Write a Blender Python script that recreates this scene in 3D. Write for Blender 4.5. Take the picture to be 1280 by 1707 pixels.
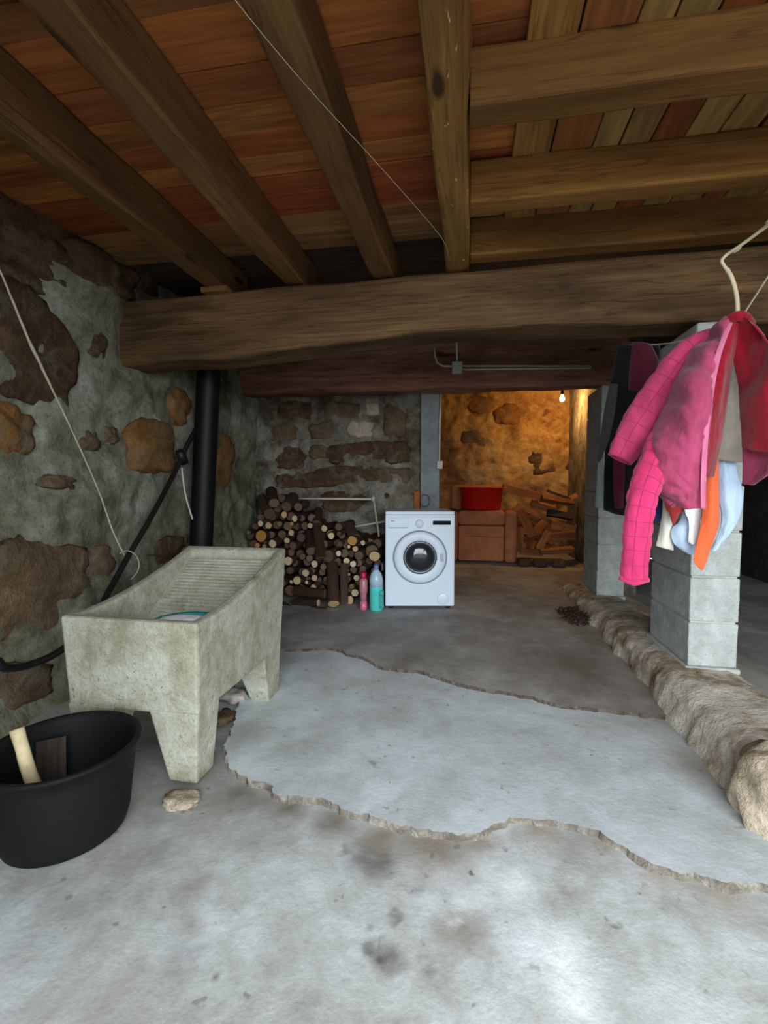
import bpy, bmesh, math, random
from mathutils import Vector, Matrix, noise
from mathutils.geometry import delaunay_2d_cdt
random.seed(7)
R = math.radians
sc = bpy.context.scene
for o in list(bpy.data.objects): bpy.data.objects.remove(o)

# ------------------------------------------------------------------ camera
FPX, CXP, CYP, EYE = 800.0, 640.0, 853.5, 1.12
PITCH = math.atan(48 / FPX); YAW = math.atan(145 / FPX * math.cos(PITCH))
cam_data = bpy.data.cameras.new('camera'); cam = bpy.data.objects.new('camera', cam_data)
sc.collection.objects.link(cam)
cam.location = (0, 0, EYE); cam.rotation_euler = (R(90) - PITCH, 0, YAW)
cam_data.sensor_fit = 'HORIZONTAL'; cam_data.sensor_width = 36; cam_data.lens = 36 * FPX / 1280
cam_data.clip_start = 0.02
sc.camera = cam
# ------------------------------------------------------------------ world: overcast sky seen through the open front
w = bpy.data.worlds.new('overcast_sky'); sc.world = w; w.use_nodes = True
bg = w.node_tree.nodes['Background']; bg.inputs[0].default_value = (0.88, 0.95, 1.0, 1); bg.inputs[1].default_value = 5.6
# light portal in the open front (adds no light, only guides the sampling of the sky)
pl = bpy.data.lights.new('door_portal', 'AREA'); pl.shape = 'RECTANGLE'; pl.size = 3.4; pl.size_y = 2.4
pl.cycles.is_portal = True
po = bpy.data.objects.new('door_portal', pl); sc.collection.objects.link(po)
po.location = (1.0, -0.60, 1.22); po.rotation_euler = (R(90), 0, 0)
vs = sc.view_settings
vs.view_transform = 'Standard'; vs.look = 'None'; vs.gamma = 1; vs.use_curve_mapping = False; vs.exposure = 0.95

# ------------------------------------------------------------------ measuring helpers (photo survey -> world metres)
_f = Vector((-math.sin(YAW) * math.cos(PITCH), math.cos(YAW) * math.cos(PITCH), -math.sin(PITCH)))
_r = Vector((math.cos(YAW), math.sin(YAW), 0)); _u = _r.cross(_f); _c = Vector((0, 0, EYE))
def ray(u, v): return _f + _r * ((u - CXP) / FPX) + _u * ((CYP - v) / FPX)
def aty(u, v, Y): d = ray(u, v); return _c + d * (Y / d.y)
def atx(u, v, X): d = ray(u, v); return _c + d * (X / d.x)
def atz(u, v, Z): d = ray(u, v); return _c + d * ((Z - EYE) / d.z)

# ------------------------------------------------------------------ materials
def srgb(h):
    c = [int(h[i:i + 2], 16) / 255 for i in (0, 2, 4)]
    return tuple(x / 12.92 if x <= .04045 else ((x + .055) / 1.055) ** 2.4 for x in c) + (1,)
class NT:
    def __init__(s, name, rough=.8, spec=.3, metal=0):
        s.m = bpy.data.materials.new(name); s.m.use_nodes = True; s.t = s.m.node_tree
        s.b = s.t.nodes['Principled BSDF']; s.b.inputs['Roughness'].default_value = rough
        s.b.inputs['Specular IOR Level'].default_value = spec; s.b.inputs['Metallic'].default_value = metal
        s.tc = s.t.nodes.new('ShaderNodeTexCoord')
    def n(s, typ, **kw):
        x = s.t.nodes.new(typ)
        for k, v in kw.items(): setattr(x, k, v)
        return x
    def l(s, a, b): s.t.links.new(a, b)
    def coord(s, scale=(1, 1, 1), rand=0):
        mp = s.n('ShaderNodeMapping'); mp.inputs['Scale'].default_value = scale
        s.l(s.tc.outputs['Object'], mp.inputs['Vector'])
        if rand:
            oi = s.n('ShaderNodeObjectInfo'); mu = s.n('ShaderNodeMath', operation='MULTIPLY'); mu.inputs[1].default_value = rand
            s.l(oi.outputs['Random'], mu.inputs[0]); s.l(mu.outputs[0], mp.inputs['Location'])
        return mp.outputs[0]
    def noise(s, vec, scale, detail=5, rough=.6, dist=0):
        x = s.n('ShaderNodeTexNoise'); x.inputs['Scale'].default_value = scale; x.inputs['Detail'].default_value = detail
        x.inputs['Roughness'].default_value = rough; x.inputs['Distortion'].default_value = dist
        s.l(vec, x.inputs['Vector']); return x.outputs['Fac']
    def ramp(s, fac, stops):
        x = s.n('ShaderNodeValToRGB'); e = x.color_ramp.elements
        while len(e) > 1: e.remove(e[-1])
        e[0].position, e[0].color = stops[0][0], stops[0][1]
        for p, c in stops[1:]:
            k = e.new(p); k.color = c
        s.l(fac, x.inputs[0]); return x.outputs[0]
    def gray(s, fac, a, b):
        return s.ramp(fac, [(a, (0, 0, 0, 1)), (b, (1, 1, 1, 1))])
    def mix(s, fac, a, b, mode='MIX'):
        x = s.n('ShaderNodeMix', data_type='RGBA', blend_type=mode)
        if isinstance(fac, (int, float)): x.inputs[0].default_value = fac
        else: s.l(fac, x.inputs[0])
        for i, q in ((6, a), (7, b)):
            if isinstance(q, tuple): x.inputs[i].default_value = q
            else: s.l(q, x.inputs[i])
        return x.outputs[2]
    def math(s, op, a, b=0.0):
        x = s.n('ShaderNodeMath', operation=op)
        for i, q in ((0, a), (1, b)):
            if isinstance(q, (int, float)): x.inputs[i].default_value = q
            else: s.l(q, x.inputs[i])
        return x.outputs[0]
    def col(s, c):
        if isinstance(c, tuple): s.b.inputs['Base Color'].default_value = c
        else: s.l(c, s.b.inputs['Base Color'])
    def bump(s, h, strength=.4, dist=.02):
        x = s.n('ShaderNodeBump'); x.inputs['Strength'].default_value = strength; x.inputs['Distance'].default_value = dist
        s.l(h, x.inputs['Height']); s.l(x.outputs[0], s.b.inputs['Normal'])
    def spot(s, x, y, r, soft=.5):
        """round mask for stains and painted shade, centred on floor point x, y"""
        v = s.n('ShaderNodeVectorMath', operation='DISTANCE'); v.inputs[1].default_value = (x, y, 0)
        sx = s.n('ShaderNodeVectorMath', operation='MULTIPLY'); sx.inputs[1].default_value = (1, 1, 0)
        nz = s.n('ShaderNodeTexNoise'); nz.inputs['Scale'].default_value = 16; nz.inputs['Detail'].default_value = 5; s.l(s.tc.outputs['Object'], nz.inputs['Vector'])
        ad = s.n('ShaderNodeVectorMath', operation='MULTIPLY_ADD'); ad.inputs[1].default_value = (.09, .09, .09)
        s.l(nz.outputs['Color'], ad.inputs[0]); s.l(s.tc.outputs['Object'], ad.inputs[2])
        sb = s.n('ShaderNodeVectorMath', operation='SUBTRACT'); sb.inputs[1].default_value = (.045, .045, .045); s.l(ad.outputs[0], sb.inputs[0])
        s.l(sb.outputs[0], sx.inputs[0]); s.l(sx.outputs[0], v.inputs[0])
        return s.ramp(v.outputs['Value'], [(r * (1 - soft), (1, 1, 1, 1)), (r, (0, 0, 0, 1))])

M = {}
def plain(name, c, rough=.6, spec=.4, metal=0, var=.12, scale=25, bump=0, stretch=(1, 1, 1)):
    k = NT(name, rough, spec, metal); v = k.coord(stretch, 13)
    f = k.noise(v, scale)
    k.col(k.mix(k.gray(f, .3, .7), tuple(x * (1 - var) for x in c[:3]) + (1,), tuple(min(1, x * (1 + var)) for x in c[:3]) + (1,)))
    if bump: k.bump(f, bump, .01)
    M[name] = k.m; return k
def wood(name, dark, mid, light, rough=.75, grain=22, rand=True, knots=True):
    k = NT(name, rough, .2)
    v = k.coord((.8, 16, 16), 17); f = k.noise(v, 2.2, 9, .72, .5)
    v2 = k.coord((.35, 1.6, 1.6), 31); g = k.noise(v2, 2.4, 4, .6, .4)
    c = k.ramp(f, [(.25, dark), (.5, mid), (.75, light)])
    c2 = k.mix(k.gray(g, .35, .7), c, dark)
    if knots:
        kn = k.noise(k.coord((1.3, 4.5, 4.5), 7), 2.1, 1, .4); c2 = k.mix(k.gray(kn, .72, .78), c2, tuple(x * .45 for x in dark[:3]) + (1,))
    ck = k.noise(k.coord((.35, 9, 9), 53), 2.2, 3, .5, .3)
    c2 = k.mix(k.math('MULTIPLY', k.ramp(ck, [(.485, (0, 0, 0, 1)), (.5, (1, 1, 1, 1)), (.515, (0, 0, 0, 1))]), .55), c2, tuple(x * .35 for x in dark[:3]) + (1,))
    if rand:
        oi = k.n('ShaderNodeObjectInfo'); hs = k.n('ShaderNodeHueSaturation')
        k.l(k.ramp(oi.outputs['Random'], [(0, (.42,) * 3 + (1,)), (1, (.58,) * 3 + (1,))]), hs.inputs['Value'])
        k.l(c2, hs.inputs['Color'])
        mr = k.n('ShaderNodeMapRange'); mr.inputs[3].default_value = .72; mr.inputs[4].default_value = 1.35
        k.l(oi.outputs['Random'], mr.inputs[0]); k.l(mr.outputs[0], hs.inputs['Value'])
        c2 = hs.outputs[0]
    k.col(c2); k.bump(f, .35, .01); M[name] = k.m; return k

wood('beam_wood', srgb('3d2b1d'), srgb('75593b'), srgb('987a54'), rand=False)
wood('joist_wood', srgb('553b25'), srgb('7f5c37'), srgb('9c7848'))
wood('header_wood', srgb('5c3d1c'), srgb('8a6332'), srgb('a07844'))
wood('lintel_wood', srgb('5e3c31'), srgb('9a6d5b'), srgb('b68a74'), rand=False)
plain('stick_wood', srgb('bfae8a'), .85, .15, var=.25, scale=18)
wood('old_board', srgb('2a221d'), srgb('4a3c33'), srgb('6a5a4c'), knots=False)
wood('firewood', srgb('6a3f24'), srgb('9a633a'), srgb('ba8450'), knots=False)

# boards: each plank takes its own tint from brown through rust red to orange
k = wood('flecked_wood', srgb('5c4020'), srgb('8c6836'), srgb('a8834a'), rand=False)
src = k.b.inputs['Base Color'].links[0].from_socket
fk = k.noise(k.coord((5, 16, 16)), 2.6, 5, .6, .4)
k.col(k.mix(k.gray(fk, .655, .67), src, srgb('d8b273')))
def plank_mat(name, stops):
    k = NT(name, .8, .15)
    f = k.noise(k.coord((.7, 10, 10), 17), 2.4, 6, .65, .8)
    oi = k.n('ShaderNodeObjectInfo')
    base = k.ramp(oi.outputs['Random'], stops)
    g = k.noise(k.coord((.5, 3, 3), 41), 2.0, 4, .6)
    c = k.mix(k.gray(f, .3, .75), k.mix(.6, base, (0, 0, 0, 1)), base)
    c = k.mix(k.math('MULTIPLY', k.gray(g, .5, .72), .6), c, srgb('3a2418'))
    k.col(c); k.bump(f, .3, .008); M[name] = k.m
plank_mat('ceiling_plank', [(0, srgb('9a663c')), (.2, srgb('b05a32')), (.4, srgb('c88644')), (.6, srgb('a04a2e')), (.8, srgb('cf8c48')), (1, srgb('8c6a4a'))])
plank_mat('pale_plank', [(0, srgb('9a7a48')), (.3, srgb('a5854f')), (.4, srgb('96542c')), (.6, srgb('9c7a46')), (.8, srgb('8c4429')), (1, srgb('a48652'))])

def plaster(name, stops, scale=1.0, bump=.7, fine=.5, smear=None):
    k = NT(name, .92, .1)
    v = k.coord()
    a = k.noise(v, 1.5 * scale, 8, .62, .7); b = k.noise(v, 7 * scale, 6, .65, .3); c = k.noise(v, 38 * scale, 4, .7)
    f = k.math('ADD', k.math('MULTIPLY', a, .65), k.math('MULTIPLY', b, .35))
    col = k.ramp(f, stops)
    col = k.mix(k.math('MULTIPLY', k.gray(c, .5, .75), fine), col, tuple(x * .45 for x in stops[0][1][:3]) + (1,))
    if smear:
        sm = k.noise(k.tc.outputs['Object'], 9, 7, .7, 1.0); oi = k.n('ShaderNodeObjectInfo')
        mp2 = k.n('ShaderNodeMapping'); k.l(k.tc.outputs['Object'], mp2.inputs[0]); k.l(oi.outputs['Location'], mp2.inputs['Location'])
        sm = k.noise(mp2.outputs[0], 7, 7, .7, 1.0)
        col = k.mix(k.math('MULTIPLY', k.gray(sm, .5, .66), .75), col, smear)
    k.col(col); k.bump(k.math('ADD', b, k.math('MULTIPLY', c, .35)), bump, .03); M[name] = k.m; return k
plaster('left_plaster', [(.33, srgb('3a3128')), (.42, srgb('5c5844')), (.5, srgb('777664')), (.58, srgb('8c8e7f')), (.68, srgb('adb2aa'))])
plaster('back_mortar', [(.34, srgb('40372f')), (.45, srgb('645c51')), (.55, srgb('847e73')), (.66, srgb('a29e94'))], 1.9)
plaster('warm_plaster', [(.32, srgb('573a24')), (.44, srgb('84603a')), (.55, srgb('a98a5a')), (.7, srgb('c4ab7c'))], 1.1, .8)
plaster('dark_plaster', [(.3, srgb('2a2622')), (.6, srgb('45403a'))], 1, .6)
plaster('cement', [(.3, srgb('6b7072')), (.5, srgb('858b8e')), (.7, srgb('9aa1a4'))], 2, .4, .25)
plaster('curb_cement', [(.34, srgb('75634f')), (.43, srgb('a7967f')), (.5, srgb('ccc0af')), (.6, srgb('ddd5c8')), (.72, srgb('e6e1d8'))], 2.2, .9, .35)
plaster('stone_dark', [(.32, srgb('382a22')), (.5, srgb('54402f')), (.66, srgb('705843'))], 2.2, .8, .5, srgb('6e6a5c'))
plaster('stone_rust', [(.32, srgb('523823')), (.5, srgb('7d5a36')), (.66, srgb('9c7748'))], 2.2, .8, .5, srgb('6e6a5c'))
plaster('stone_brown', [(.32, srgb('453828')), (.5, srgb('665440')), (.66, srgb('857158'))], 2.2, .8, .5, srgb('6e6a5c'))
plaster('stone_pale', [(.32, srgb('86755f')), (.5, srgb('b0a18c')), (.66, srgb('cbbfae'))], 2.5, .7)
plaster('block_grey', [(.3, srgb('969b97')), (.5, srgb('b4b9b6')), (.7, srgb('ced3d1'))], 3.5, .5, .45)
plaster('mortar', [(.3, srgb('a6a79f')), (.7, srgb('cfd0c8'))], 4, .6, .3)
k = plaster('tub_concrete', [(.3, srgb('7d7966')), (.44, srgb('9b9985')), (.56, srgb('aeaf9f')), (.72, srgb('c3c5ba'))], 2.6, .45, .5)
src = k.b.inputs['Base Color'].links[0].from_socket
pt_ = k.math('MULTIPLY', k.gray(k.noise(k.coord((1, 1, .7)), 70, 2, .5), .66, .72), k.gray(k.noise(k.coord(), 4, 4, .6), .45, .6))
k.col(k.mix(k.math('MULTIPLY', pt_, .75), src, srgb('3d3a30')))
plaster('unseen_ground', [(.3, srgb('5a564f')), (.7, srgb('8a857b'))], 3, .6)
plaster('crumb_brown', [(.36, srgb('4e463d')), (.5, srgb('7a6f63')), (.64, srgb('a0978a'))], 9, 1.0, .5)
plaster('crumb', [(.36, srgb('857b6e')), (.47, srgb('9d9385')), (.55, srgb('b3ac9f')), (.64, srgb('d8d2c8'))], 9, 1.0, .4)

# concrete floors
def floor_mat(name, stops, dirt, dirt_c, spots=(), rust=()):
    k = NT(name, .78, .25)
    v = k.coord()
    a = k.noise(v, 1.1, 8, .6, .5); b = k.noise(v, 5, 6, .65, .2); c = k.noise(v, 60, 3, .6)
    f = k.math('ADD', k.math('MULTIPLY', a, .6), k.math('MULTIPLY', b, .4))
    col = k.ramp(f, stops)
    d = k.noise(k.coord((1.3, .8, 1)), 1.7, 6, .65, .8)
    col = k.mix(k.math('MULTIPLY', k.gray(d, .5, .68), dirt), col, dirt_c)
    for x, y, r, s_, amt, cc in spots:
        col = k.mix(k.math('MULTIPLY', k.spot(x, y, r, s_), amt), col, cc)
    g1 = k.noise(v, 130, 3, .7); col = k.mix(k.math('MULTIPLY', k.gray(g1, .4, .75), .2), col, srgb('77736b'))
    m1 = k.noise(v, 13, 6, .7, .6); col = k.mix(k.math('MULTIPLY', k.gray(m1, .5, .75), .3), col, srgb('8a857c'))
    pit = k.noise(v, 22, 2, .5); col = k.mix(k.math('MULTIPLY', k.gray(pit, .68, .74), .45), col, srgb('55524c'))
    k.col(col); k.bump(k.math('ADD', b, k.math('MULTIPLY', c, .2)), .25, .02); M[name] = k.m
DK = srgb('4a443c'); BR = srgb('7a6a58')
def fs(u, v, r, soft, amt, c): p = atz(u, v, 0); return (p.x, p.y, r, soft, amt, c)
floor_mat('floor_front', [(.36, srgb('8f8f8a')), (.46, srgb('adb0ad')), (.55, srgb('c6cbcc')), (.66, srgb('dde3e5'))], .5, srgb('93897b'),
    [fs(620, 1432, .10, .8, .8, DK), fs(618, 1430, .035, .9, .5, srgb('a8a8a2')), fs(735, 1418, .16, 1, .75, BR),
     fs(640, 1592, .06, .9, .9, DK), fs(612, 1582, .02, .8, .6, DK), fs(655, 1530, .022, .9, .6, DK), fs(622, 1540, .018, .9, .5, DK), fs(714, 1605, .03, .9, .5, DK),
     fs(775, 1545, .09, 1, .7, BR), fs(690, 1480, .035, 1, .4, DK), fs(575, 1415, .025, .8, .5, DK), fs(320, 1480, .07, 1, .5, BR), fs(322, 1540, .05, 1, .4, BR), fs(300, 1600, .09, 1, .3, DK),
     fs(790, 1452, .010, .5, .8, DK), fs(1020, 1540, .016, .9, .6, DK), fs(890, 1610, .010, .6, .6, DK), fs(360, 1625, .02, .9, .6, DK), fs(940, 1490, .03, 1, .4, BR),
     fs(330, 1290, .3, 1, .7, srgb('5d5347')), fs(250, 1230, .35, 1, .8, srgb('4d453b')), fs(930, 1400, .16, 1, .3, srgb('9a9184')),  # first two: dirt by the sink legs plus painted shade beneath the sink
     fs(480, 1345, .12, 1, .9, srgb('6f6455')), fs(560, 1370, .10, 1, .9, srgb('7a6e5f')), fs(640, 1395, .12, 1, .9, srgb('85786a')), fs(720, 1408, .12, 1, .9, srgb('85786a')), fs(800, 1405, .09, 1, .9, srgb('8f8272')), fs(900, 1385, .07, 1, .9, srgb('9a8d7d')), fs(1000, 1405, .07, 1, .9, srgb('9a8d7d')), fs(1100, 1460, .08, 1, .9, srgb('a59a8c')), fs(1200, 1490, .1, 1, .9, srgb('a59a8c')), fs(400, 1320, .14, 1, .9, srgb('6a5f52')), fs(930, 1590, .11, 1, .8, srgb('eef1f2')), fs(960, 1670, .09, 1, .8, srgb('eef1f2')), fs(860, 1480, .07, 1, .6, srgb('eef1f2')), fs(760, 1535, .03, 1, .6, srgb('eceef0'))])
floor_mat('floor_slab', [(.36, srgb('a8adac')), (.46, srgb('bcc3c5')), (.56, srgb('ccd5d9')), (.68, srgb('dbe3e8'))], .25, srgb('9c968c'),
    [fs(1165, 1290, .2, .9, .55, srgb('8d7f6d')), fs(1110, 1200, .2, .9, .5, srgb('7c6f5f')), fs(410, 1230, .15, .9, .4, BR), fs(620, 1280, .02, .6, .5, DK),
     fs(480, 1100, .3, .9, .4, srgb('6b6862'))])
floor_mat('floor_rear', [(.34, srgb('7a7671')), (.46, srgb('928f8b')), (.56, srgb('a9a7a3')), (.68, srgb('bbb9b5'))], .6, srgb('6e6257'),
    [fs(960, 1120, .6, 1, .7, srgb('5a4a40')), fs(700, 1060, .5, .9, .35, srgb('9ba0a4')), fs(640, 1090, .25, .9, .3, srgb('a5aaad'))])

# bark + cut ends
k = NT('bark', .9, .1); v = k.coord((7, 7, 1.2), 23); f = k.noise(v, 1.2, 6, .7, .5)
oi = k.n('ShaderNodeObjectInfo')
k.col(k.mix(k.gray(f, .3, .7), srgb('2c211c'), k.ramp(oi.outputs['Random'], [(0, srgb('4a382e')), (.5, srgb('634b3c')), (1, srgb('7b6455'))]))); k.bump(f, .9, .03); M['bark'] = k.m
def end_mat(name, c1, c2):
    k = NT(name, .85, .15); oi = k.n('ShaderNodeObjectInfo')
    ln = k.n('ShaderNodeVectorMath', operation='LENGTH'); sx = k.n('ShaderNodeVectorMath', operation='MULTIPLY'); sx.inputs[1].default_value = (1, 1, 0)
    k.l(k.tc.outputs['Object'], sx.inputs[0]); k.l(sx.outputs[0], ln.inputs[0])
    nz = k.noise(k.coord((1, 1, 1), 9), 2.5, 4)
    s_ = k.math('SINE', k.math('MULTIPLY', k.math('ADD', ln.outputs['Value'], k.math('MULTIPLY', nz, .25)), 30))
    base = k.ramp(oi.outputs['Random'], [(0, c1), (1, c2)])
    c = k.mix(k.math('MULTIPLY', k.gray(s_, .0, 1.), .22), base, srgb('6e4f35'))
    k.col(k.mix(k.math('MULTIPLY', k.gray(nz, .45, .7), .35), c, srgb('7a6552'))); M[name] = k.m
end_mat('cut_pale', srgb('b89a74'), srgb('d8c4a2')); end_mat('cut_orange', srgb('a8783c'), srgb('bd8a48')); end_mat('cut_old', srgb('4a3a30'), srgb('6b5747'))

plain('enamel', srgb('d2deec'), .32, .4, var=.02); plain('enamel_dim', srgb('a9b1bb'), .4, .4, var=.02)
plain('dark_plastic', srgb('0e0f12'), .7, .15, var=.05); plain('door_metal', srgb('5a5f66'), .3, .5, .6, var=.1); plain('grey_print', srgb('8f98a2'), .5, .3, var=.02)
plain('rubber', srgb('0f0f10'), .7, .2, var=.2, scale=40, bump=.1); plain('hose_black', srgb('161517'), .5, .4)
plain('pipe_black', srgb('0b0a0c'), .55, .3); plain('pvc_white', srgb('bfb9ad'), .5, .4); plain('pvc_grey', srgb('a2aaa2'), .5, .4)
plain('rope', srgb('b5ad98'), .9, .1, var=.3, scale=120); plain('rope_cream', srgb('cdc0a0'), .7, .3)
plain('chrome', srgb('c9c9c9'), .25, .5, 1.0); plain('steel', srgb('8c8b88'), .45, .5, .8)
plain('detergent', srgb('4fd0c4'), .3, .5, var=.08); plain('bottle_clear', srgb('a9c2d6'), .25, .5, var=.05); plain('bottle_label', srgb('3c9c93'), .5, .3, var=.5, scale=35)
plain('bottle_cap', srgb('6878a8'), .4, .4); plain('pink_liquid', srgb('d9668f'), .3, .5); plain('pink_cap', srgb('b3124a'), .4, .4); plain('pink_clear', srgb('a8707a'), .3, .5)
plain('red_basin', srgb('b8140f'), .3, .5, var=.08); plain('teal_plastic', srgb('158a8c'), .4, .5); plain('foam_white', srgb('dfe6ea'), .8, .2)
plain('upholstery', srgb('a5694a'), .9, .1, var=.2, scale=8, bump=.2); plain('brick_orange', srgb('9a5a34'), .9, .1, var=.2, scale=12)
plain('plastic_stuff', srgb('a8a098'), .5, .4)
def cloth(name, c, dark=.6, rough=.9, quilt=0, sheen=.2, scale=14):
    k = NT(name, rough, .15); f = k.noise(k.coord((1, 1, .5), 5), scale, 6, .65, .5)
    k.col(k.mix(k.gray(f, .3, .7), tuple(x * dark for x in c[:3]) + (1,), c)); k.b.inputs['Sheen Weight'].default_value = sheen
    k.bump(f, .5, .02); M[name] = k.m
cloth('jacket_pink', srgb('cc4372'), .55); cloth('jacket_body', srgb('b84a70'), .5); cloth('jacket_hot', srgb('d83870'), .55)
cloth('stitch', srgb('a02a56'), .8)
cloth('lining_red', srgb('a0122a'), .45); cloth('piping_pink', srgb('d87a9c'), .7); cloth('grey_cloth', srgb('9d9488'), .75, scale=40)
cloth('orange_cloth', srgb('f0683c'), .85); cloth('blue_cloth', srgb('b6cbe2'), .85); cloth('white_cloth', srgb('e9e9e6'), .9)
cloth('cream_cloth', srgb('d5d1c4'), .85); cloth('navy_cloth', srgb('28305e'), .7); cloth('brick_cloth', srgb('a0342e'), .75)
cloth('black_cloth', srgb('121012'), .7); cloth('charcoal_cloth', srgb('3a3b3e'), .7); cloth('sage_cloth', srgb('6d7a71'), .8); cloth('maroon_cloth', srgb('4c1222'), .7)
k = NT('porthole', .08, .6); k.col(srgb('26282b')); M['porthole'] = k.m
k = NT('bulb_glow'); k.b.inputs['Emission Color'].default_value = (1, .62, .22, 1); k.b.inputs['Emission Strength'].default_value = 90; M['bulb_glow'] = k.m

# ------------------------------------------------------------------ mesh + object helpers
COL = sc.collection
def link(name, me, mat=None, parent=None, smooth=False):
    o = bpy.data.objects.new(name, me); COL.objects.link(o)
    if mat and not me.materials: me.materials.append(M[mat])
    if smooth:
        for p in me.polygons: p.use_smooth = True
    if parent: o.parent = parent
    return o
def pyd(name, vs_, fs_, mat, parent=None, smooth=False):
    me = bpy.data.meshes.new(name); me.from_pydata([tuple(v) for v in vs_], [], fs_); me.update()
    bm = bmesh.new(); bm.from_mesh(me); bmesh.ops.recalc_face_normals(bm, faces=bm.faces); bm.to_mesh(me); bm.free()
    return link(name, me, mat, parent, smooth)
def from_bm(name, bm, mat, parent=None, smooth=False):
    me = bpy.data.meshes.new(name); bmesh.ops.recalc_face_normals(bm, faces=bm.faces); bm.to_mesh(me); bm.free()
    return link(name, me, mat, parent, smooth)
def tag(o, label, cat=None, group=None):
    o['label'] = label
    if cat: o['category'] = cat
    if group: o['group'] = group
    return o
def struct(o, label=None):
    o['kind'] = 'structure'
    if label: o['label'] = label
    return o
def empty(name, loc=(0, 0, 0), rz=0):
    o = bpy.data.objects.new(name, None); COL.objects.link(o); o.location = loc; o.rotation_euler = (0, 0, rz); o.empty_display_size = .1
    return o
def box_bm(bm, c, s, bevel=0, seg=2):
    g = bmesh.ops.create_cube(bm, size=1, matrix=Matrix.Translation(c) @ Matrix.Diagonal((*s, 1)))
    if bevel:
        es = list({e for v in g['verts'] for e in v.link_edges}); bmesh.ops.bevel(bm, geom=es, offset=bevel, segments=seg, affect='EDGES', profile=.5)
def box(name, c, s, mat, parent=None, bevel=0.004, seg=2):
    bm = bmesh.new(); box_bm(bm, c, s, bevel, seg); return from_bm(name, bm, mat, parent)
def catmull(P, n):
    out = []; L = len(P)
    for i in range(L - 1):
        p0, p1, p2, p3 = P[max(i - 1, 0)], P[i], P[i + 1], P[min(i + 2, L - 1)]
        for j in range(n):
            t = j / n; out.append(.5 * ((2 * p1) + (p2 - p0) * t + (2 * p0 - 5 * p1 + 4 * p2 - p3) * t * t + (3 * p1 - p0 - 3 * p2 + p3) * t ** 3))
    out.append(P[-1]); return out
def tube(name, pts, r, mat, parent=None, seg=8, sub=5, rnd=0):
    P = catmull([Vector(p) for p in pts], sub) if sub > 1 else [Vector(p) for p in pts]
    n = len(P); vs_, fs_ = [], []
    rr = r if callable(r) else (lambda t: r)
    up = Vector((0, 0, 1)); nrm = None
    for i, p in enumerate(P):
        t = (P[min(i + 1, n - 1)] - P[max(i - 1, 0)]).normalized()
        if nrm is None:
            nrm = t.cross(up) if abs(t.z) < .95 else t.cross(Vector((1, 0, 0)))
        nrm = (nrm - t * nrm.dot(t)).normalized(); bi = t.cross(nrm)
        for k_ in range(seg):
            a = 2 * math.pi * k_ / seg; q = rr(i / (n - 1)) * (1 + rnd * random.uniform(-1, 1))
            vs_.append(p + (nrm * math.cos(a) + bi * math.sin(a)) * q)
    for i in range(n - 1):
        for k_ in range(seg):
            a = i * seg + k_; b = i * seg + (k_ + 1) % seg; fs_.append((a, b, b + seg, a + seg))
    fs_.append(tuple(range(seg))); fs_.append(tuple(range((n - 1) * seg, n * seg)))
    return pyd(name, vs_, fs_, mat, parent, True)
def lathe(name, prof, mat, parent=None, seg=32, loc=None, smooth=True, axis='Z'):
    vs_, fs_ = [], []
    for r, z in prof:
        for i in range(seg):
            a = 2 * math.pi * i / seg
            vs_.append((r * math.cos(a), r * math.sin(a), z) if axis == 'Z' else (r * math.cos(a), -z, r * math.sin(a)))
    for j in range(len(prof) - 1):
        for i in range(seg):
            a = j * seg + i; b = j * seg + (i + 1) % seg; fs_.append((a, b, b + seg, a + seg))
    if prof[0][0] > 1e-5: fs_.append(tuple(range(seg)))
    if prof[-1][0] > 1e-5: fs_.append(tuple(range((len(prof) - 1) * seg, len(prof) * seg)))
    o = pyd(name, vs_, fs_, mat, parent, smooth)
    if loc is not None: o.location = loc
    return o
def timber(name, a, b, w_, h_, mat, parent=None, wob=.006, seg=24, rad=.012, drop=None, seed=0):
    """squared timber from a to b (top-centre line), w_ wide, h_ tall, wobbling edges; built along local X"""
    a, b = Vector(a), Vector(b); L = (b - a).length
    sec = []
    for sx, sz, c0 in ((1, 1, 0), (-1, 1, 90), (-1, -1, 180), (1, -1, 270)):
        for q in (0, 45, 90):
            an = R(c0 + q); sec.append((sx * (w_ / 2 - rad) + rad * math.cos(an), sz * (h_ / 2 - rad) + rad * math.sin(an)))
    n = len(sec); vs_, fs_ = [], []
    for i in range(seg + 1):
        t = i / seg
        for y, z in sec:
            k1 = noise.noise((t * L * 2.2 + seed * 7.1, y * 9, z * 9 + seed)) * wob; k2 = noise.noise((t * L * 2.2 + 40 + seed * 3.3, y * 9, z * 9)) * wob
            zz = z - h_ / 2
            if drop and z < 0: zz += drop(t)
            vs_.append((t * L, y + k1, zz + k2))
    for i in range(seg):
        for k_ in range(n):
            p = i * n + k_; q = i * n + (k_ + 1) % n; fs_.append((p, q, q + n, p + n))
    fs_.append(tuple(range(n))); fs_.append(tuple(range(seg * n, seg * n + n)))
    o = pyd(name, vs_, fs_, mat, parent)
    d = (b - a).normalized(); o.location = a
    o.rotation_euler = d.to_track_quat('X', 'Z').to_euler()
    return o
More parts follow.
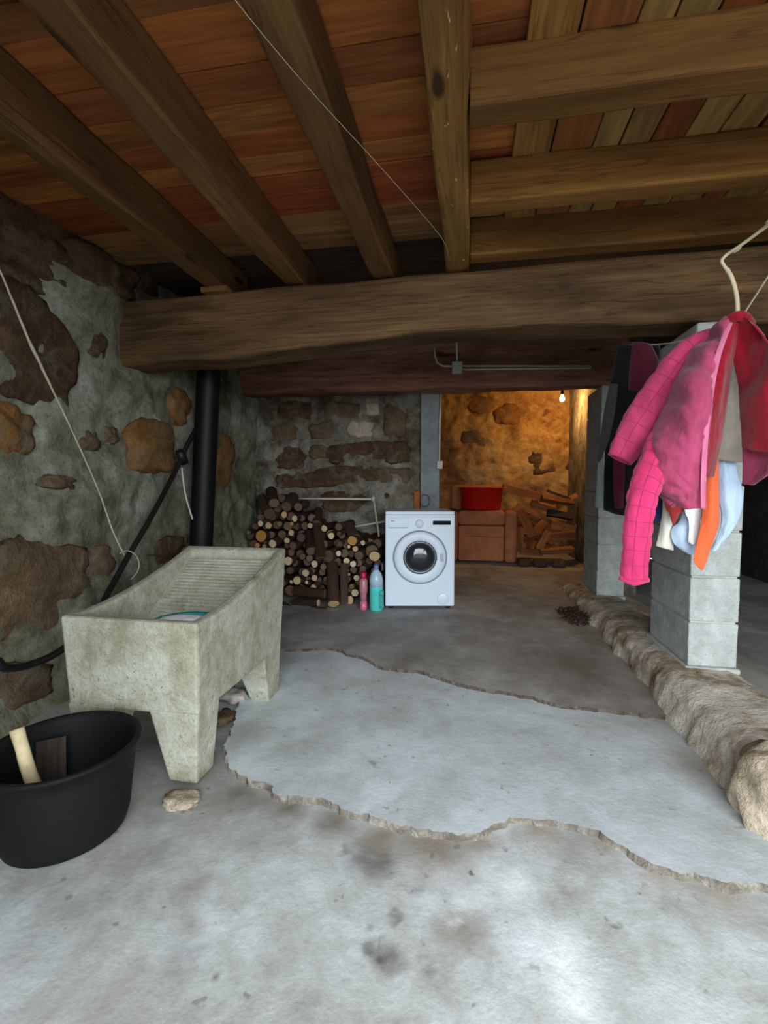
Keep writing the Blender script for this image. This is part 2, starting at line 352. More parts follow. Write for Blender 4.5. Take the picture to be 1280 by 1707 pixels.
def stone(name, c, s, mat, parent=None, seed=0, sub=3, boxy=.55, amp=.14, rot=(0, 0, 0)):
    bm = bmesh.new(); bmesh.ops.create_icosphere(bm, subdivisions=sub, radius=1)
    for v in bm.verts:
        p = v.co.copy(); m_ = max(abs(p.x), abs(p.y), abs(p.z)); q = p.lerp(p / m_, boxy)
        q *= 1 + amp * noise.noise(p * 1.7 + Vector((seed * 3.7, seed, 0))) + amp * .5 * noise.noise(p * 4.5 + Vector((0, seed * 2.1, seed)))
        v.co = Vector((q.x * s[0], q.y * s[1], q.z * s[2]))
    o = from_bm(name, bm, mat, parent, True); o.location = c; o.rotation_euler = rot
    return o
def sheet(name, rows, mat, parent=None, thick=.006, fold=.008, freq=9, seed=0, sr=8, sc_=8, quilt=None):
    """thin closed shell of cloth through rows of (u, v, depth) survey points"""
    G = [[aty(*p) for p in r] for r in rows]
    G = [catmull(r, sc_) for r in G]
    T = [catmull([G[i][j] for i in range(len(G))], sr) for j in range(len(G[0]))]
    nc, nr = len(T), len(T[0])
    P = [[T[j][i] for j in range(nc)] for i in range(nr)]
    def nor(i, j):
        a = P[min(i + 1, nr - 1)][j] - P[max(i - 1, 0)][j]; b = P[i][min(j + 1, nc - 1)] - P[i][max(j - 1, 0)]
        q = a.cross(b); return q.normalized() if q.length > 1e-9 else Vector((0, -1, 0))
    F_, B_ = [], []
    for i in range(nr):
        for j in range(nc):
            n_ = nor(i, j)
            if n_.y > 0: n_ = -n_
            p = P[i][j]; u_ = j / (nc - 1)
            d = fold * (noise.noise(Vector((p.x * freq * 2 + seed, p.z * freq * .45, seed * 1.3))) + .5 * noise.noise(Vector((p.x * freq * 5, p.z * freq * 1.2 + seed, 3))) + .3 * noise.noise(Vector((p.x * freq * 6 + p.z * freq * 4, p.z * freq * 4, seed))))
            if quilt: d += quilt[1] * abs(math.sin(math.pi * (p.z * quilt[0] + p.x * 2))) ** .5
            ed = min(1, 3.5 * min(u_, 1 - u_)) * min(1, .25 + 4 * min(i / (nr - 1), 1 - i / (nr - 1))); d *= .15 + .85 * ed
            F_.append(p + n_ * (d + thick / 2)); B_.append(p + n_ * (d - thick / 2))
    vs_ = F_ + B_; N = nr * nc; fs_ = []
    for i in range(nr - 1):
        for j in range(nc - 1):
            a = i * nc + j; fs_.append((a, a + 1, a + nc + 1, a + nc)); fs_.append((N + a, N + a + nc, N + a + nc + 1, N + a + 1))
    bd = [j for j in range(nc)] + [i * nc + nc - 1 for i in range(1, nr)] + [(nr - 1) * nc + j for j in range(nc - 2, -1, -1)] + [i * nc for i in range(nr - 2, 0, -1)]
    for a, b in zip(bd, bd[1:] + bd[:1]): fs_.append((a, b, N + b, N + a))
    return pyd(name, vs_, fs_, mat, parent, True)
def sleeve(name, st, mat, parent=None, quilt=0, qamp=.006, seed=0, flat=.6, seg=40):
    """soft tube: stations (u, v, depth, half width in metres)"""
    C_ = catmull([aty(u, v, Y) for u, v, Y, h in st], 18); Rr = catmull([Vector((h, 0, 0)) for *_, h in st], 18)
    n = len(C_); vs_, fs_ = [], []
    L = 0
    for i, p in enumerate(C_):
        t = (C_[min(i + 1, n - 1)] - C_[max(i - 1, 0)]).normalized()
        a = t.cross(Vector((0, 1, 0))).normalized(); b = t.cross(a).normalized()
        if i: L += (p - C_[i - 1]).length
        for k_ in range(seg):
            an = 2 * math.pi * k_ / seg
            q = Rr[i].x * (1 + .10 * noise.noise(Vector((math.cos(an) * 1.5 + seed, math.sin(an) * 1.5, L * 14))))
            q *= 1 + .05 * noise.noise(Vector((math.cos(an) * 3 + seed, math.sin(an) * 3 + L * 9, L * 30)))
            if quilt: q += qamp * (abs(math.sin(math.pi * L * quilt)) ** .45 * abs(math.sin(an * 3 + .5)) ** .35 - .6)
            vs_.append(p + a * math.cos(an) * q + b * math.sin(an) * q * flat)
    inner = []
    for i in range(n - 1):
        for k_ in range(seg):
            a = i * seg + k_; b = i * seg + (k_ + 1) % seg; fs_.append((a, b, b + seg, a + seg))
    # open cuff: inner lip
    base = (n - 1) * seg; m0 = len(vs_)
    t = (C_[-1] - C_[-2]).normalized()
    for k_ in range(seg): vs_.append(C_[-1] + (vs_[base + k_] - C_[-1]) * .82)
    for k_ in range(seg): vs_.append(C_[-1] - t * .06 + (vs_[base + k_] - C_[-1]) * .75)
    for q, w_ in ((base, m0), (m0, m0 + seg)):
        for k_ in range(seg): fs_.append((q + k_, q + (k_ + 1) % seg, w_ + (k_ + 1) % seg, w_ + k_))
    fs_.append(tuple(range(m0 + seg, m0 + 2 * seg))); fs_.append(tuple(range(seg)))
    o = pyd(name, vs_, fs_, mat, parent, True)
    if quilt:
        sv, sf = [], []
        def strip(P, closed):
            b0 = len(sv); m = len(P)
            for q_ in range(m):
                t_ = (P[(q_ + 1) % m] - P[q_ - 1]) if closed else (P[min(q_ + 1, m - 1)] - P[max(q_ - 1, 0)])
                t_.normalize(); a_ = t_.cross(Vector((.3, 1, .2))).normalized(); b_ = t_.cross(a_)
                for w_ in range(4): an_ = w_ * math.pi / 2; sv.append(P[q_] + (a_ * math.cos(an_) + b_ * math.sin(an_)) * .0013)
            for q_ in range(m if closed else m - 1):
                for w_ in range(4):
                    x_, y_ = b0 + q_ * 4, b0 + ((q_ + 1) % m) * 4
                    sf.append((x_ + w_, x_ + (w_ + 1) % 4, y_ + (w_ + 1) % 4, y_ + w_))
        acc = 0; last = 0
        for i in range(1, n):
            acc += (C_[i] - C_[i - 1]).length
            if int(acc * quilt) > last and i > n * .12: strip([vs_[i * seg + k_] for k_ in range(seg)], True)
            last = int(acc * quilt)
        for h_ in range(6):
            k_ = int(round(((h_ * math.pi - .5) / 3) / (2 * math.pi) * seg)) % seg
            strip([vs_[i * seg + k_] for i in range(int(n * .12), n - 2)], False)
        pyd('stitching', sv, sf, 'stitch', o)
    return o
def grid_wall(name, f, nu, nv, mat, parent=None):
    vs_ = [f(i / nu, j / nv) for j in range(nv + 1) for i in range(nu + 1)]
    fs_ = [(j * (nu + 1) + i, j * (nu + 1) + i + 1, (j + 1) * (nu + 1) + i + 1, (j + 1) * (nu + 1) + i) for j in range(nv) for i in range(nu)]
    return pyd(name, vs_, fs_, mat, parent, True)
def fbm(p, s=1.0, o=4): return noise.fractal(Vector(p) * s, 1.0, 2.0, o, noise_basis='PERLIN_ORIGINAL')

# ================================================================== STRUCTURE
ZR = 0.03                                               # level of the rear floor
def f_front(s, t):
    x, y = -2.6 + 7.0 * s, -1.0 + 9.0 * t; return (x, y, -.004 + .012 * fbm((x, y, 0), .9, 3))
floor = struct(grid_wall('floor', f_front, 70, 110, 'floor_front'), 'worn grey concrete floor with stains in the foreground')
yard = struct(box('ground', (0, -20.9, -.08), (60, 40, .1), 'unseen_ground', None, 0), 'unseen plane outside the open door, added to block light from below')  # added out of view to stop sky light coming from below the horizon
# raised patch of newer concrete with a broken edge
def slab(name, outline, z, skirt, mat, edge_mat, seed):
    top = [Vector((p.x, p.y, z)) for p in outline]; c = sum(top, Vector()) / len(top)
    # densify
    pts = []
    for a, b in zip(top, top[1:] + top[:1]):
        n = max(1, int((b - a).length / .013))
        for i in range(n):
            p = a.lerp(b, i / n); pts.append(p)
    jag = [p + Vector((fbm((p.x * 9, p.y * 9, seed), 1, 3), fbm((p.x * 9 + 5, p.y * 9, seed), 1, 3), 0)) * .02 + Vector((fbm((p.x * 45, p.y * 45, seed), 1, 3), fbm((p.x * 45 + 5, p.y * 45, seed), 1, 3), 0)) * .010 for p in pts]
    nj = len(jag); v2 = [Vector((p.x, p.y)) for p in jag]
    res = delaunay_2d_cdt(v2, [(a_, (a_ + 1) % nj) for a_ in range(nj)], [tuple(range(nj))], 1, 1e-6)
    t_ = pyd(name, [(p.x, p.y, z) for p in res[0]], [tuple(f_) for f_ in res[2]], mat, floor)
    outv = []
    for i, p in enumerate(jag):
        d = (jag[(i + 1) % len(jag)] - jag[i - 1]); nn = Vector((d.y, -d.x, 0)).normalized()
        wv = skirt * (.35 + .65 * min(1, max(0, (p.x + .5) / .7))) * (.12 + 2.0 * abs(fbm((p.x * 5, p.y * 5, seed + 3), 1, 5)))
        outv.append(Vector((p.x, p.y, -.02)) + nn * wv)
    mid = [(a + b) / 2 + Vector((0, 0, .012 * fbm((a.x * 20, a.y * 20, 1), 1, 2) + (z + .02) * .12)) for a, b in zip(jag, outv)]
    n = len(jag); fs_ = []
    for r_ in (0, n):
        for i in range(n): fs_.append((r_ + i, r_ + (i + 1) % n, r_ + n + (i + 1) % n, r_ + n + i))
    pyd('broken_edge', jag + mid + outv, fs_, edge_mat, t_)
    return t_
zs = .024
fe = [(375, 1262), (385, 1278), (400, 1290), (430, 1301), (448, 1306), (460, 1323), (500, 1328), (540, 1335), (600, 1355), (660, 1372), (720, 1382), (785, 1390), (820, 1375), (860, 1362), (900, 1366), (960, 1375), (1000, 1385), (1040, 1410), (1090, 1440), (1130, 1455), (1200, 1465), (1290, 1478)]
ol = [atz(u, v, zs) for u, v in fe] + [Vector((1.3, 1.5, zs)), Vector((1.3, 3.0, zs)), Vector((-1.6, 3.0, zs)), atz(395, 1205, zs), atz(372, 1240, zs)]
slab('concrete_slab', ol, zs, .017, 'floor_slab', 'crumb', 1)
re_ = [(1130, 1195), (1060, 1188), (1000, 1182), (940, 1175), (880, 1160), (830, 1152), (780, 1143), (740, 1130), (700, 1118), (640, 1112), (600, 1095), (550, 1080), (480, 1082), (430, 1084)]
zr2 = .042
ol = [atz(u, v, zr2) for u, v in reversed(re_)]
ol = [Vector((-2.35, ol[0].y, zr2))] + ol + [Vector((1.46, ol[-1].y, zr2)), Vector((1.46, 7.95, zr2)), Vector((-2.35, 7.95, zr2))]
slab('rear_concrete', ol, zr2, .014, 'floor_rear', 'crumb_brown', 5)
ZR = zr2

# left wall: rough plaster over field stones
def lw(y, z):
    bat = .30 * max(0, .62 - z) ** 1.0
    return -2.2 + bat + .075 * fbm((0, y, z), 1.1, 4) + .03 * fbm((0, y, z), 5, 5)
wall_left = struct(grid_wall('wall_left', lambda s, t: (lw(-1.6 + 9.6 * s, -.05 + 2.75 * t), -1.6 + 9.6 * s, -.05 + 2.75 * t), 420, 140, 'left_plaster'), 'damp grey plastered stone wall on the left')
def wall_stone(u, v, du, dv, mat, seed, proud=.03, sub=3):
    p = atx(u, v, -2.2); p = atx(u, v, lw(p.y, p.z)); q = atx(u + du, v, p.x); q2 = atx(u, v + dv, p.x)
    return stone('stone', (p.x - (.045 if mat == 'stone_rust' else .062), p.y, p.z), (.088, abs(q.y - p.y) * 1.12, abs(q2.z - p.z) * 1.12), mat, wall_left, seed, 4, .35, .26, (random.uniform(-.25, .25), 0, 0))
for i, a in enumerate([(50, 580, 72, 88, 'stone_dark'), (14, 716, 36, 38, 'stone_rust'), (260, 745, 34, 40, 'stone_rust'), (60, 990, 85, 80, 'stone_brown'),
                       (268, 925, 42, 26, 'stone_dark'), (103, 805, 24, 12, 'stone_brown'), (374, 765, 12, 42, 'stone_rust'), (60, 478, 70, 26, 'stone_dark'),
                       (165, 575, 12, 22, 'stone_dark'), (150, 735, 14, 18, 'stone_brown'), (30, 1150, 60, 40, 'stone_brown'), (300, 680, 16, 28, 'stone_rust'), (185, 725, 12, 14, 'stone_brown'), (165, 950, 30, 40, 'stone_brown'), (95, 432, 80, 40, 'stone_dark'), (20, 420, 80, 48, 'stone_dark'), (180, 450, 50, 30, 'stone_dark'), (120, 380, 85, 45, 'stone_dark'), (30, 360, 80, 48, 'stone_dark'), (200, 420, 60, 34, 'stone_dark')]):
    wall_stone(*a, i + 1)

# back wall beside the opening
YB = 4.76
def bw(x, z): return YB + .04 * fbm((x, 3, z), 1.6, 4) - .03 * fbm((x, 8, z), 6, 5)
wall_back = struct(grid_wall('wall_back', lambda s, t: (-2.4 + 1.93 * s, bw(-2.4 + 1.93 * s, 2.7 * t), 2.7 * t), 150, 190, 'back_mortar'), 'dark rubble stone wall behind the stacked logs')
pyd('core', [(-2.4, 4.86, 0), (-.42, 4.86, 0), (-.42, 5.2, 0), (-2.4, 5.2, 0), (-2.4, 4.86, 2.7), (-.42, 4.86, 2.7), (-.42, 5.2, 2.7), (-2.4, 5.2, 2.7)],
    [(0, 1, 5, 4), (1, 2, 6, 5), (2, 3, 7, 6), (3, 0, 4, 7), (4, 5, 6, 7), (0, 1, 2, 3)], 'back_mortar', wall_back)
def back_stone(cx, cy, hw, hh, mat, seed, proud=.035, boxy=.5):
    u, v = 380 + cx / 3.2, 560 + cy / 3.2
    p = aty(u, v, YB); q = aty(u + hw / 3.2, v, YB); q2 = aty(u, v + hh / 3.2, YB)
    stone('stone', (p.x, YB + .055 - proud * .3, p.z), (abs(q.x - p.x) * 1.08, .07, abs(q2.z - p.z) * 1.12), mat, wall_back, seed, 4, .5, .22, (0, random.uniform(-.12, .12), 0))
for i, a in enumerate([(708, 495, 68, 44, 'stone_pale'), (500, 505, 66, 40, 'stone_brown'), (605, 395, 95, 40, 'stone_brown'), (890, 450, 62, 92, 'stone_brown'), (690, 618, 165, 50, 'stone_dark'),
                       (600, 745, 230, 46, 'stone_dark'), (900, 620, 70, 55, 'stone_dark'), (350, 395, 95, 48, 'stone_dark'), (300, 510, 80, 50, 'stone_brown'), (310, 650, 90, 60, 'stone_dark'),
                       (880, 745, 90, 40, 'stone_brown'), (480, 620, 50, 35, 'stone_brown'), (620, 880, 130, 55, 'stone_dark'), (860, 860, 70, 60, 'stone_dark'), (330, 770, 70, 40, 'stone_dark'), (770, 390, 36, 34, 'stone_pale')]):
    back_stone(*a, i + 30)
pier = box('cement_pier', (-.395, 4.80, 1.0), (.18, .22, 2.0), 'cement', wall_back, .006)
box('brick', (-.52, 4.74, .95), (.06, .12, .18), 'brick_orange', wall_back, .006)

# far room wall, right wall, unseen front wall with light-shaped opening, added divider
def fw(x, z): return 7.75 + .06 * fbm((x, 5, z), 1.2, 4) - .035 * fbm((x, 2, z), 5, 5)
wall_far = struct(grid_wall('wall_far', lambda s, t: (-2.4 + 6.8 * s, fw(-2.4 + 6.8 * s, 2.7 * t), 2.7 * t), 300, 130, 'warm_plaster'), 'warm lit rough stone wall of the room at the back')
for i, (u, v, du, dv, m_) in enumerate([(915, 770, 30, 20, 'stone_dark'), (935, 700, 24, 18, 'stone_rust'), (845, 690, 20, 16, 'stone_rust'), (790, 735, 18, 16, 'stone_brown'), (800, 670, 20, 14, 'stone_rust')]):
    p = aty(u, v, 7.75); stone('stone', (p.x, 7.825, p.z), (du / 800 * 7.75 * 1.2, .09, dv / 800 * 7.75 * 1.2), m_, wall_far, i + 60, 4, .35, .26)
wall_bulb_block = struct(box('wall_bulb_block', (1.52, 6.4, 1.3), (.12, 2.95, 2.8), 'back_mortar', None, .02), 'added wall behind the far pillar that blocks the bulb light')  # added wall, keeps the bulb light out of the side room
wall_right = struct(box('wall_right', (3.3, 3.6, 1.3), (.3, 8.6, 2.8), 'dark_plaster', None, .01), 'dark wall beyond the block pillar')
bm = bmesh.new()
box_bm(bm, (-1.55, -.75, 1.3), (1.7, .3, 2.8)); box_bm(bm, (3.05, -.75, 1.3), (.7, .3, 2.8)); box_bm(bm, (1.0, -.75, 2.58), (3.4, .3, .24))
wall_front = struct(from_bm('wall_front', bm, 'dark_plaster'), 'unseen wall behind the viewer, its doorway shaped for the light')  # out of view; opening placed and sized to steer daylight over the floor

# ceiling deck and boards
ZJ = 2.30                                               # underside of joists
ceiling = struct(box('ceiling', (.5, 3.6, 2.62), (5.9, 8.9, .16), 'old_board', None, 0), 'boarded timber ceiling')
y = -.62; i = 0
while y < 2.72:
    wd = random.choice((.11, .13, .15, .18, .2))
    L = 2.52; zt = 2.525 + random.uniform(-.003, .003)
    timber('plank', (-2.3, y + wd / 2, zt), (-2.3 + L, y + wd / 2 + random.uniform(-.004, .004), zt), wd - .004, .026, 'ceiling_plank', ceiling, .002, 8, .004, seed=i)
    y += wd; i += 1
x = atz(872, 100, 2.44).x; x0p = x
while x < 3.1:
    wd = random.choice((.10, .12, .14, .16))
    timber('plank', (x + wd / 2, -.6, 2.502), (x + wd / 2, 2.615, 2.502 + random.uniform(-.003, .003)), wd - random.choice((.003, .004, .012)), (.034 if x == x0p else .028), 'header_wood' if x == x0p else 'pale_plank', ceiling, .002, 8, .004, seed=i)
    x += wd; i += 1

# ---------------- joists running into the room
JL = [(-1.592, .122, 'leftmost rough joist against the left wall, running to the main beam'),
      (-1.108, .125, 'second joist from the left wall, warm brown timber'),
      (-.572, .125, 'third joist from the left, next to the paint flecked one'),
      (-.150, .130, 'paint flecked square joist at the middle of the ceiling, where the cross timbers end')]
for i, (x, wd, lab) in enumerate(JL):
    o = timber('ceiling_joist', (x + wd / 2, -.6, 2.498), (x + wd / 2, 3.05, 2.498), wd, .198, 'flecked_wood' if i == 3 else 'joist_wood', None, .012, 40, .012, seed=i + 3)
    tag(o, lab, 'joist', 'ceiling joists')
tag(box('packing_block', (-1.53, 2.80, 2.285), (.17, .16, .03), 'joist_wood', None, .004), 'thin wooden packing block under the leftmost joist on the main beam', 'wood block')
# ---------------- cross timbers on the right
for i, (yb, lab) in enumerate([(1.72, 'cross timber nearest the viewer at upper right, under pale boards'), (2.25, 'middle cross timber of the three at upper right'), (2.73, 'cross timber closest to the big beam, above the dark gap')]):
    zt_, ht_ = ((2.476, .172), (2.476, .172), (2.494, .19))[i]
    o = timber('cross_timber', (-.015, yb - .06, zt_), (3.1, yb - .06, zt_), .115, ht_, 'header_wood', None, .007, 24, .01, seed=i + 20)
    tag(o, lab, 'timber', 'cross timbers at upper right')
# ---------------- the big beam across the room
def sag(t):                                             # worn underside, thicker at the left third
    x = -2.35 + 5.6 * t
    return .012 * noise.noise((x * 2.5, 1, 2)) + .004 * noise.noise((x * 11, 4, 2)) + (.075 if x > -.3 else .075 * max(0, (x + 1.5) / 1.2)) - .035 - .045 * max(0, x - .3)
beam = timber('main_beam', (-2.35, 2.905, 2.272), (3.2, 2.84, 2.305), .27, .36, 'beam_wood', None, .010, 110, .018, sag, 5)
tag(beam, 'huge rough hewn beam spanning the room beneath the joists', 'beam')
# ---------------- lintel over the opening
lin = timber('lintel_beam', (-2.3, 4.52, 2.42), (1.25, 4.52, 2.40), .26, .44, 'lintel_wood', None, .02, 40, .03, None, 9)
tag(lin, 'dark reddish beam over the rear opening, carrying the cable conduit', 'beam')

# ---------------- low cement kerb with stones on the right
def kerb_pt(s, t):
    y = 1.72 + 3.3 * t
    top = .20 - .06 * max(0, (y - 2.8)) / 1.6 + .01 * max(0, 2.2 - y)
    # profile: base -> rounded shoulder -> top -> right side
    nf = .05 * max(0, 2.3 - y)
    prof = [(.90, -.03), (.915 + nf * .3, .03), (.93 + nf * .5, .08), (.945 + nf, top * .7), (.972 + nf, top * .88), (1.02 + nf, top * .98), (1.12, top), (1.26, top), (1.32, top - .03), (1.36, .06), (1.37, -.03)]
    q = s * (len(prof) - 1); i = min(int(q), len(prof) - 2); fx = q - i
    x = prof[i][0] * (1 - fx) + prof[i + 1][0] * fx; z = prof[i][1] * (1 - fx) + prof[i + 1][1] * fx
    k1 = fbm((x * 1, y, z), 2.0, 3) * .022 + fbm((x, y, z * .5), 8, 4) * .022
    return (x + k1 * (.9 if s < .5 else .3), y, z + fbm((x, y, 7), 3, 3) * .015)
kerb = struct(grid_wall('trim_1', kerb_pt, 50, 170, 'curb_cement'), 'low rough cement ledge along the right side, carrying the block pillars')
struct(kerb)
p = atz(1262, 1330, .06); stone('stone', (1.03, 1.70, .07), (.165, .13, .185), 'stone_pale', kerb, 71, 4, .3, .22)
struct(box('floor_right', (2.25, 3.2, .0), (1.8, 8, .1), 'floor_rear', None, .01), 'dim raised floor of the side room')

# ================================================================== OBJECTS
# ---------------- block pillars
def block_mesh(L, W_, H_, seed):
    bm = bmesh.new(); box_bm(bm, (0, 0, 0), (W_, L, H_), .006, 2)
    bmesh.ops.subdivide_edges(bm, edges=[e for e in bm.edges if e.calc_length() > .1], cuts=3, use_grid_fill=True)
    for v in bm.verts: v.co += Vector((fbm(v.co + Vector((seed, 0, 0)), 14, 2), fbm(v.co + Vector((0, seed, 0)), 14, 2), fbm(v.co + Vector((0, 0, seed)), 14, 2))) * .002
    me = bpy.data.meshes.new('block'); bmesh.ops.recalc_face_normals(bm, faces=bm.faces); bm.to_mesh(me); bm.free(); return me
def pillar(name, x0, x1, y0, y1, z0, n, mat, label, hc=.2):
    root = empty(name, ((x0 + x1) / 2, (y0 + y1) / 2, z0)); tag(root, label, 'pillar', 'block pillars')
    ms = [block_mesh(y1 - y0, x1 - x0, hc - .010, s_) for s_ in (1, 2, 3)]
    for m_ in ms: m_.materials.append(M[mat])
    for i in range(n):
        o = link('block', ms[i % 3], None, root); o.location = (random.uniform(-.003, .003), random.uniform(-.003, .003), i * hc + hc / 2)
    box('mortar_joints', (0, 0, n * hc / 2), (x1 - x0 - .018, y1 - y0 - .018, n * hc - .004), 'mortar', root, .002)
    box('mortar_bed', (0, .0, -.012), (x1 - x0 + .03, y1 - y0 + .03, .03), 'mortar', root, .01)
    return root
P1 = pillar('block_pillar', 1.08, 1.303, 2.60, 3.12, .20, 7, 'block_grey', 'pale concrete block pillar beside the hanging clothes', .228)
box('packing_slab', (0, 0, 7 * .228 + .05), (.24, .5, .11), 'mortar', P1, .015, 2)
pillar('block_pillar', 1.09, 1.315, 4.42, 4.93, .135, 8, 'block_grey', 'dim concrete block pillar at the far end of the ledge', .228)

# ---------------- washing machine
pc = (atz(642, 1015, ZR) + atz(757, 1015, ZR)) / 2
wdt = (atz(757, 1015, ZR) - atz(642, 1015, ZR)).length
wm = empty('washing_machine', (pc.x, pc.y, ZR), R(10.2)); tag(wm, 'white front loading washing machine with round dark glass door', 'washing machine')
S = wdt / .6; W_ = .6 * S; Hm = .83 * S; Dp = .5
bm = bmesh.new(); box_bm(bm, (0, Dp / 2, Hm / 2 + .008), (W_, Dp, Hm - .03), .010, 3); from_bm('body', bm, 'enamel', wm)
box('lid', (0, Dp / 2 + .006, Hm + .004), (W_ - .004, Dp - .02, .03), 'enamel', wm, .006)
for sx in (-1, 1):
    for yy in (.05, Dp - .05): lathe('foot', [(.02, 0), (.02, .012), (.012, .014), (.012, .03)], 'dark_plastic', wm, 12, (sx * (W_ / 2 - .05), yy, 0))
dc = (0, 0, Hm * .545)
def ring(name, r0, r1, y0, y1, mat, parent, loc, bul=.0):
    prof = [(r0, -y0), (r0, -y1 + .003), (r0 + .004, -y1), ((r0 + r1) / 2, -y1 - bul), (r1 - .006, -y1), (r1, -y1 + .004), (r1, -y0), (r0, -y0)]
    return lathe(name, [(a, -b) for a, b in prof], mat, parent, 48, loc, True, 'Y')
def wring(name, prof, mat, parent, loc, seg=48):
    """profile (radius, distance proud of the front)"""
    return lathe(name, prof, mat, parent, seg, loc, True, 'Y')
door = wring('door', [(.140, .002), (.218, .002), (.222, .006), (.216, .013), (.19, .016), (.160, .017), (.146, .014), (.140, .008), (.140, .002)], 'enamel', wm, dc)
wring('door_gap', [(.222, .0), (.232, .0), (.232, .0045), (.222, .0045), (.222, 0)], 'grey_print', door, (0, 0, 0))
wring('glass_frame', [(.112, .006), (.139, .006), (.143, .016), (.136, .024), (.120, .020), (.112, .006)], 'door_metal', door, (0, 0, 0))
wring('glass', [(.118, .010), (.108, .022), (.085, .032), (.045, .037), (.0, .038)], 'porthole', door, (0, 0, 0))
box('handle', (.185, -.018, 0), (.028, .010, .07), 'enamel_dim', door, .005)
box('display', (.185, -.003, Hm * .905), (.152, .008, .034), 'dark_plastic', wm, .003)
dr = box('detergent_drawer', (-.185, -.004, Hm * .9), (.17, .010, .085), 'enamel', wm, .004)
box('drawer_lip', (-.185, -.010, Hm * .9 - .037), (.15, .004, .006), 'grey_print', dr, .001)
box('logo', (-.235, -.0105, Hm * .9 + .022), (.03, .003, .008), 'grey_print', dr, .001)
lathe('program_knob', [(.036, 0), (.036, .006), (.030, .012), (.0, .013)], 'enamel', wm, 24, (-.005, -.001, Hm * .895), True, 'Y')
lathe('filter_cover', [(.052, 0), (.052, .004), (.048, .006), (.0, .006)], 'enamel', wm, 28, (.2, -.001, .085), True, 'Y')
box('panel_seam', (0, -.001, Hm * .965), (W_ * .98, .004, .003), 'grey_print', wm, 0)

# ---------------- concrete laundry tub
TX0, TX1, TY0, TY1 = -1.545, -.970, 1.56, 2.42
tub = empty('laundry_sink', ((TX0 + TX1) / 2, (TY0 + TY1) / 2, 0)); tag(tub, 'old concrete laundry sink with ridged washboard and splayed legs', 'sink')
ox, oy = tub.location.x, tub.location.y
def rim(t):                                             # rim height along the depth
    return .612 + .165 * (max(0, t - .12) / .88) ** 1.6
bm = bmesh.new(); n = 16
def q(x, y, z): return bm.verts.new((x - ox, y - oy, z))
zb = .255; th = .045
rows = []
for i in range(n + 1):
    t = i / n; yy = TY0 + (TY1 - TY0) * t; zr_ = rim(t)
    ytop = yy; ybot = TY0 + .015 + (TY1 - .06 - TY0 - .015) * t
    rows.append([q(TX0 + .012, ybot, zb), q(TX0, ytop, zr_), q(TX0 + th, ytop, zr_), q(TX1 - th, ytop, zr_), q(TX1, ytop, zr_), q(TX1 - .012, ybot, zb)])
inner = []
for i in range(n + 1):
    t = i / n; yy = TY0 + th + (TY1 - 2 * th - TY0) * t
    zi = rim((yy - TY0) / (TY1 - TY0)) - .012
    # basin floor: deep at the front, washboard slope at the back
    zf = .36 if t < .30 else .36 + (rim(1) - .05 - .36) * ((t - .30) / .70) ** .9
    inner.append([q(TX0 + th, yy, rim((yy - TY0) / (TY1 - TY0))), q(TX0 + th + .01, yy, zf), q(TX1 - th - .01, yy, zf), q(TX1 - th, yy, rim((yy - TY0) / (TY1 - TY0)))])
for i in range(n):
    a, b = rows[i], rows[i + 1]
    bm.faces.new((a[0], a[1], b[1], b[0])); bm.faces.new((a[4], a[5], b[5], b[4])); bm.faces.new((a[0], b[0], b[5], a[5]))
    c_, d_ = inner[i], inner[i + 1]
    for k_ in range(3): bm.faces.new((c_[k_], c_[k_ + 1], d_[k_ + 1], d_[k_]))
    bm.faces.new((a[1], c_[0], d_[0], b[1])); bm.faces.new((c_[3], a[4], b[4], d_[3]))
for rr_, ii in ((rows[0], inner[0]), (rows[-1], inner[-1])):
    bm.faces.new((rr_[0], rr_[1], rr_[4], rr_[5])); bm.faces.new((rr_[1], ii[0], ii[3], rr_[4])); bm.faces.new((ii[0], ii[1], ii[2], ii[3]))
for rr_ in rows:
    for v in (rr_[2], rr_[3]): bm.verts.remove(v)
bmesh.ops.remove_doubles(bm, verts=bm.verts, dist=.0005)
tb = from_bm('basin', bm, 'tub_concrete', tub)
bv = tb.modifiers.new('soft', 'BEVEL'); bv.width = .012; bv.segments = 2; bv.limit_method = 'ANGLE'; bv.angle_limit = R(40)
# washboard ridges
bm = bmesh.new(); m_ = 26
for i in range(m_):
    t = .335 + .62 * i / (m_ - 1); yy = TY0 + th + (TY1 - 2 * th - TY0) * t
    zf = .36 + (rim(1) - .05 - .36) * ((t - .30) / .70) ** .9
    box_bm(bm, (0, yy - oy, zf + .003), (TX1 - TX0 - 2 * th - .03, .011, .014), .004, 1)
from_bm('washboard', bm, 'tub_concrete', tub)
def leg(x_in, x_out, y_in, y_out, xb_in, xb_out, yb_in, yb_out, zt=.27):
    v = [(x_in, y_in, zt), (x_out, y_in, zt), (x_out, y_out, zt), (x_in, y_out, zt), (xb_in, yb_in, .0), (xb_out, yb_in, .0), (xb_out, yb_out, .0), (xb_in, yb_out, .0)]
    o = pyd('leg', [(a - ox, b - oy, c) for a, b, c in v], [(0, 1, 2, 3), (4, 5, 6, 7), (0, 1, 5, 4), (1, 2, 6, 5), (2, 3, 7, 6), (3, 0, 4, 7)], 'tub_concrete', tub)
    b_ = o.modifiers.new('soft', 'BEVEL'); b_.width = .008; b_.segments = 2
for sx in (0, 1):
    xo, sgn = ((TX0 + .012, 1), (TX1 - .012, -1))[sx]
    leg(xo + sgn * .20, xo, TY0 + .175, TY0 + .008, xo + sgn * (.125 if sx else .125), xo + sgn * .01, TY0 + .13, TY0 + .012)
    leg(xo + sgn * .18, xo, TY1 - .27, TY1 - .06, xo + sgn * .10, xo + sgn * .01, TY1 - .20, TY1 - .075)
